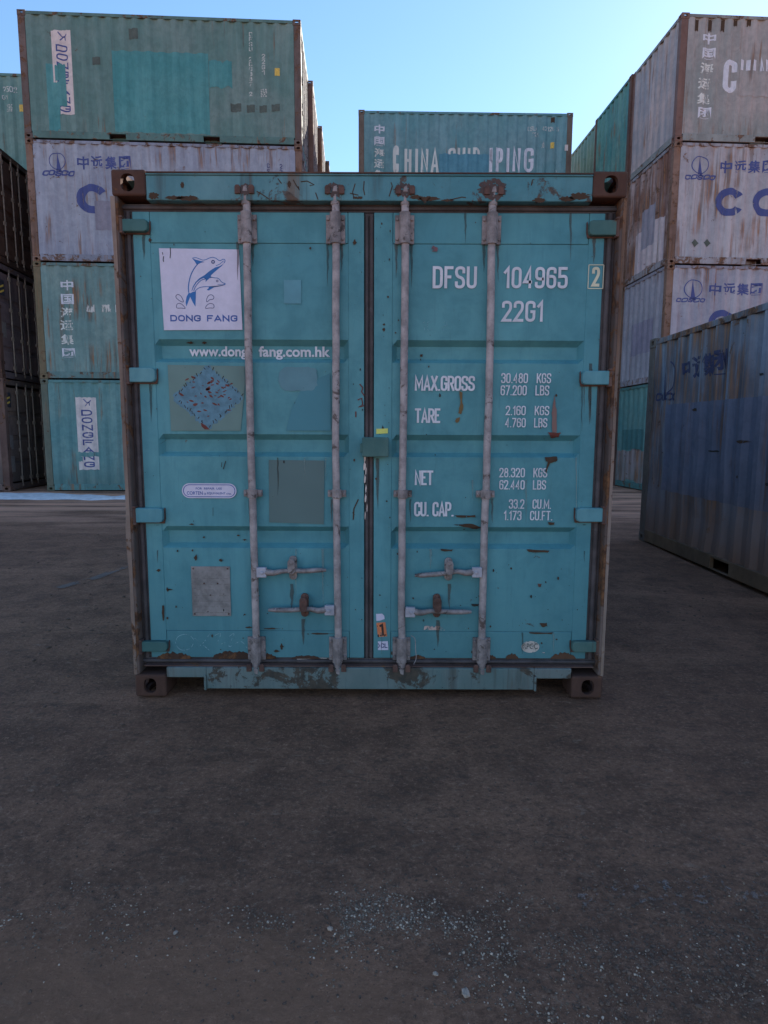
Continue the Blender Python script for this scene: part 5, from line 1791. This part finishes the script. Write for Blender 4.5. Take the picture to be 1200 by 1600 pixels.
# ---- centre stack
YCn = R(1.22)
for lev in range(4):
    lab = 'blue teal container with half covered tall white letters, seen above the front container' if lev == 3 else 'weathered container hidden under the middle stack'
    o, pfc, _ = container(lab, row_left((-0.761, 18.654), YCn, lev), YCn, CT, W=WY, group=GL_, seed=lev + 2)
    if lev == 3:
        for i, (ch, y) in enumerate((('中', 194), ('国', 213), ('海', 231), ('运', 248), ('集', 265), ('团', 283))):
            ytext(o, pfc, ch, (585 - i * 0.2, y, 601 - i * 0.2, y + 14), WHITE if i < 2 else WHITEM, 0.03)
        for ch, xa, xb in (('C', 614, 623.5), ('H', 632, 643), ('I', 649, 653), ('N', 657.5, 669.5), ('A', 673, 686)):
            ytext(o, pfc, ch, (xa, 232 if ch != 'C' else 227, xb, 270), WHITEM, wt=0.12)
        for ch, xa, xb in (('S', 700, 712), ('H', 715, 727), ('I', 731, 735), ('P', 739, 750)):
            ytext(o, pfc, ch, (xa, 230, xb, 266), WHITEM, wt=0.12)
        for ch, xa, xb in (('P', 765, 770), ('P', 775, 786), ('I', 792, 796), ('N', 801, 814), ('G', 819, 834)):
            ytext(o, pfc, ch, (xa, 230, xb, 268), WHITE, wt=0.13)
        a = yrect(o, 686, 240, 764, 270)
        yprint(o, pfc, 'paint_patch', rect_shape(*a, 0.012, 8), paint('deeper blue teal repaint', (0.060, 0.207, 0.310), (0.076, 0.234, 0.340), rust=0.3, streak=0.2, seed=181), 2, label='darker repaint patch over the letters')
        ytext(o, pfc, 'CSLU 142120 5', (825, 197, 874, 204), WHITEW, 0.0)
        ytext(o, pfc, '22G1', (832, 206.5, 846, 213), WHITEW, 0.0)
        data_block(o, pfc, 845, 221, 852, 231, WHITEW)
        data_block(o, pfc, 865, 264, 871, 272, WHITEW)
        a = yrect(o, 860.5, 222, 866, 231.5)
        yprint(o, pfc, 'sticker', rect_shape(*a), YEL, 1)
        a = yrect(o, 861.5, 183, 867, 191)
        yprint(o, pfc, 'rust_mark', rect_shape(*a, 0.01, 2), STAIN, 1)
        a = yrect(o, 882.5, 226, 887.5, 235.5)
        me = flat_mesh('sticker', *rect_shape(*a), lambda u, z: SD(u, 0.0, z))
        put('sticker', me, SWY, o)

# ---- right block
YR = R(3.0)
def right(k, lev, label, mats, dx=0.0, **kw):
    cr_ = [(6.353, 14.561), (6.185, 16.87), (6.125, 19.23), (6.12, 21.59), (6.10, 23.95)][k]
    return container(label, row_left(cr_, YR, lev), YR, mats, W=WY, group=GL_, ends=('wall', 'wall'), seed=lev + k * 2, **kw)
r4, pfr, _ = right(0, 3, 'grey green container with white characters and half letters, topmost of the right stack', RG)
for i, (ch, x, y) in enumerate((('中', 1099, 50), ('国', 1098, 74), ('海', 1094.5, 97), ('运', 1091.5, 121), ('集', 1090, 144.5), ('团', 1091, 167))):
    ytext(r4, pfr, ch, (x, y, x + 20.5, y + 17.5), WHITE if i in (0, 1, 5) else WHITEM, 0.03)
ytext(r4, pfr, 'C', (1131, 92, 1152, 144), WHITE, wt=0.16)
for ch, xa, xb in (('H', 1157, 1172), ('I', 1177, 1182), ('N', 1187, 1201), ('A', 1206, 1222)):
    ytext(r4, pfr, ch, (xa, 92, xb, 144), WHITE, wt=0.12)
a = yrect(r4, 1155, 110, 1240, 150)
yprint(r4, pfr, 'paint_patch', rect_shape(*a, 0.01, 8), RG['wall'], 2)
for i, x in enumerate((1090, 1111, 1131, 1151, 1172)):
    a = yrect(r4, x - 3, 29, x + 3, 47 - (i > 2) * 8)
    yprint(r4, pfr, 'rust_mark', rect_shape(*a, 0.02, i), STAIN, 1)
r3, pfr, _ = right(0, 2, 'white container badly streaked with rust, large blue letters, third level of the right stack', RW)
ship_logo(r3, pfr, 1095, 257, 12.5, BLUEW, (1070, 272, 1118, 280))
for i, ch in enumerate('中远集团'):
    ytext(r3, pfr, ch, (1126 + i * 22.5, 250, 1144.5 + i * 22.5, 269.5), BLUEW, 0.022)
big_c(r3, pfr, 1141, 315, 22.5, 22, BLUEW)
big_c(r3, pfr, 1199, 316, 22.5, 22, BLUEW, gap=0.02)
for cx in (1087, 1106):
    c = local_hit(r3, cx, 379, 'front', WY)
    yprint(r3, pfr, 'placard_ghost', ([(c[0] - .09, c[1]), (c[0], c[1] - .09), (c[0] + .09, c[1]), (c[0], c[1] + .09)], [(0, 1, 2, 3)]), DPT, 1)
r2, pfr, _ = right(0, 1, 'lilac white container with small blue emblem, second level of the right stack', RW2)
ship_logo(r2, pfr, 1084, 451, 13.5, BLUEW, (1056, 465, 1102, 472))
for i, ch in enumerate('中远集团'):
    ytext(r2, pfr, ch, (1109 + i * 21.5, 442, 1128 + i * 21.5, 461), BLUEW, 0.022)
big_c(r2, pfr, 1128, 504, 21, 20, BLUEW)
r1, pfr, per = right(0, 0, 'teal container with darker square and rust bitten base, bottom of the right stack', RT)
# patches on the left end faces
TOL = end_left(L20, WY)
def lprint(root, prof, box, mat, label=None, lay=0, jag=0.01):
    u0, z0, u1, z1 = yrect(root, *box, W=WY, face='left')
    if u0 > u1:
        u0, u1 = u1, u0
    z0 = max(z0, 0.18)
    u0, u1 = max(u0, -WY / 2 + 0.15), min(u1, WY / 2 - 0.15)
    yprint(root, prof, 'paint_patch', rect_shape(u0, z0, u1, z1, jag, 4), mat, lay, label, to=TOL)
lprint(r3, per, (1000, 325, 1022, 385), paint('grey blue square repaint', (0.20, 0.22, 0.30), (0.24, 0.26, 0.34), rust=0.3, streak=0.2, seed=191), 'grey blue square on the rusted end')
lprint(r3, per, (990, 352, 1036, 440), paint('lower white end', (0.32, 0.32, 0.40), (0.40, 0.39, 0.45), rust=0.5, streak=0.7, seed=192), None, -0.5, 0.05)
lprint(r2, per, (984, 503, 1016, 553), paint('slate blue touch up'.replace('slate', 'mid slate'), (0.15, 0.17, 0.27), (0.18, 0.20, 0.30), rust=0.35, streak=0.3, seed=193), 'slate blue square on the end wall')
lprint(r1, per, (970, 671, 1004, 703), paint('deep teal square', (0.035, 0.13, 0.155), (0.045, 0.145, 0.17), rust=0.3, streak=0.2, seed=194), 'deep teal band on the end wall')
lprint(r1, per, (962, 703, 1004, 770), paint('rust bitten pale base', (0.22, 0.22, 0.26), (0.12, 0.16, 0.18), rust=0.65, streak=0.95, seed=195), 'pale rust bitten lower end', 0, 0.05)
rn_ = [('bright teal ribbed container end directly behind the topmost right container', TB), ('olive teal container end, third along the receding top right row', TC), ('bright teal container end, fourth along the receding top right row', TB), ('last small container end closing the right row at the sky', TC)]
low = ['dull red brown post container, second row of the right block, %s level', 'weathered container hidden in the rear rows of the right block']
for k in (1, 2, 3, 4):
    for lev in range(4):
        if lev == 3:
            lb, mt = rn_[k - 1]
        elif k == 1:
            lb, mt = low[0] % ('bottom', 'second', 'third')[lev], [RT, T4, RW][lev]
        else:
            lb, mt = low[1], [T4, RT, CT][(k + lev) % 3]
        right(k, lev, lb, mt)

# ---- grey blue container close by at right
tl = math.atan2(0.055 - 0.018, 6.058)
gb, pfg, _ = container('grey blue container with faded blue characters and muddy base, standing at the right edge', (3.378 + W8 / 2, 8.17 - L20 / 2, -0.040), R(-90) - 0.004, GB,
                       ends=('wall', 'wall'), dent=0.028, seed=4, tilt=tl)
bpy.context.view_layer.update()
GBP = paint('indigo overpaint', (0.105, 0.135, 0.205), (0.140, 0.165, 0.240), rust=0.46, streak=0.6, seed=201, dirt=0.7, dirt_h=1.05, grime=(0.27, 0.135, 0.09), scratch=0.5)
SG = side_front(L20, W8)
def gl(px, py):
    return local_hit(gb, px, py, 'front', W8)
def gprint(name, shape, mat, lay=0, label=None):
    return wall_print(gb, pfg, SG, name, shape, mat, 0.004 + 0.0015 * lay, label=label)
ul = gl(1038, 655)[0]
ur = L20 / 2 - 0.2
zt_ = gl(1120, 625)[1]
zbm = gl(1120, 785)[1]
u_mid = gl(1060, 640)[0]
# overpainted field is part of the wall's paint: follow the dented wall
def field(u0, z0, u1, z1, mat, label):
    cuts = [p for p in pfg if u0 <= p[0] <= u1]
    us = sorted(set([u0, u1] + [p[0] for p in cuts]))
    nz = 7
    zs = [z0 + (z1 - z0) * i / 14 for i in range(15)]
    vs, fs = [], []
    for z in zs:
        for u in us:
            zb, ztp = 0.155, H86 - 0.075
            # interpolate the dent exactly as the wall rows do
            f = (z - zb) / (ztp - zb) * nz
            j = int(max(0, min(nz - 1, math.floor(f))))
            def dn(jj):
                if not 0 < jj < nz:
                    return 0.0
                zz_ = zb + (ztp - zb) * jj / nz
                return 0.028 * max(0.0, mnoise.noise(Vector((u * 1.4 + 4 * 5.3, zz_ * 1.7, 4 * 3.7))) - 0.05) * 2.2
            d = dn(j) * (1 - (f - j)) + dn(j + 1) * (f - j)
            vs.append(SG(u, 0.012 + prof_at(pfg, u) + d - 0.003, z))
    n = len(us)
    fs = [(j * n + i, j * n + i + 1, (j + 1) * n + i + 1, (j + 1) * n + i) for j in range(len(zs) - 1) for i in range(n - 1)]
    put('paint_patch', MB().add(vs, fs).mesh('paint_patch', False), mat, gb, label=label)
field(ul, zbm, ur, zt_, GBP, 'long indigo overpainted field')
def dent_at(u, z):
    nz, zb, ztp = 7, 0.155, H86 - 0.075
    f = (z - zb) / (ztp - zb) * nz
    j = int(max(0, min(nz - 1, math.floor(f))))
    def dn(jj):
        if not 0 < jj < nz:
            return 0.0
        return 0.028 * max(0.0, mnoise.noise(Vector((u * 1.4 + 4 * 5.3, (zb + (ztp - zb) * jj / nz) * 1.7, 4 * 3.7))) - 0.05) * 2.2
    return dn(j) * (1 - (f - j)) + dn(j + 1) * (f - j)
BLUEG = print_mat('faded navy lettering', (0.045, 0.055, 0.13), 0.55, 7.0, 0.2, 81, 0.8, 0.85)
def gtext(s, corners, mat, bold=0.02):
    """corners: photo pixels bl, br, tr, tl on the side wall"""
    q = [gl(*c) for c in corners]
    vs, fs = letters(s, q, bold)
    me = flat_mesh('lettering', vs, fs, lambda u, z: SG(u, 0.012 + prof_at(pfg, u) + dent_at(u, z) - 0.005, z), [p[0] for p in pfg])
    return put('lettering', me, BLUEG, gb)
for i, ch in enumerate('中远集团'):
    xa, xb = (1062, 1079, 1096, 1112)[i], (1077, 1094, 1110, 1130)[i]
    f0, f1 = (xa - 1062) / 68, (xb - 1062) / 68
    tp, bt = lambda f: 562 - 18 * f, lambda f: 594 - 10 * f
    gtext(ch, [(xa, bt(f0)), (xb, bt(f1)), (xb, tp(f1)), (xa, tp(f0))], BLUEW, 0.03)
gtext('COSCO', [(1021, 627), (1051, 626), (1053, 613), (1023, 614)], BLUEW, 0.05)
c = gl(1036, 590)
ring = stroke([(c[0] + 0.22 * math.cos(math.pi * (i / 20 - 0.35)), c[1] + 0.22 * math.sin(math.pi * (i / 20 - 0.35))) for i in range(14)], 0.016)
sp = ([(c[0] - .06, c[1] - .27), (c[0] + .09, c[1] - .27), (c[0] + .01, c[1] + .26)], [(0, 1, 2)])
me = flat_mesh('emblem', *merge([ring, sp]), lambda u, z: SG(u, 0.012 + prof_at(pfg, u) + dent_at(u, z) - 0.005, z), [p[0] for p in pfg])
put('emblem', me, BLUEG, gb)
for i, (x, y, w, h) in enumerate(((1080, 640, 0.10, 0.05), (1110, 705, 0.22, 0.03), (1155, 690, 0.25, 0.04), (1190, 757, 0.06, 0.05), (1150, 745, 0.03, 0.05), (1186, 585, 0.12, 0.03), (1065, 665, 0.05, 0.05), (1032, 707, 0.05, 0.015))):
    u, z = gl(x, y)
    rn = random.Random(i)
    n = 16
    w, h = w * 0.5, h * 0.4
    vs = [(u + w * math.cos(2 * math.pi * k / n) * rn.uniform(0.6, 1.1), z + h * math.sin(2 * math.pi * k / n) * rn.uniform(0.5, 1.2)) for k in range(n)]
    me = flat_mesh('rust_mark', vs, [tuple(range(n))], lambda u, z: SG(u, 0.012 + prof_at(pfg, u) + dent_at(u, z) - 0.006, z), [p[0] for p in pfg])
    put('rust_mark', me, STAIND if i % 2 else STAIN, gb)
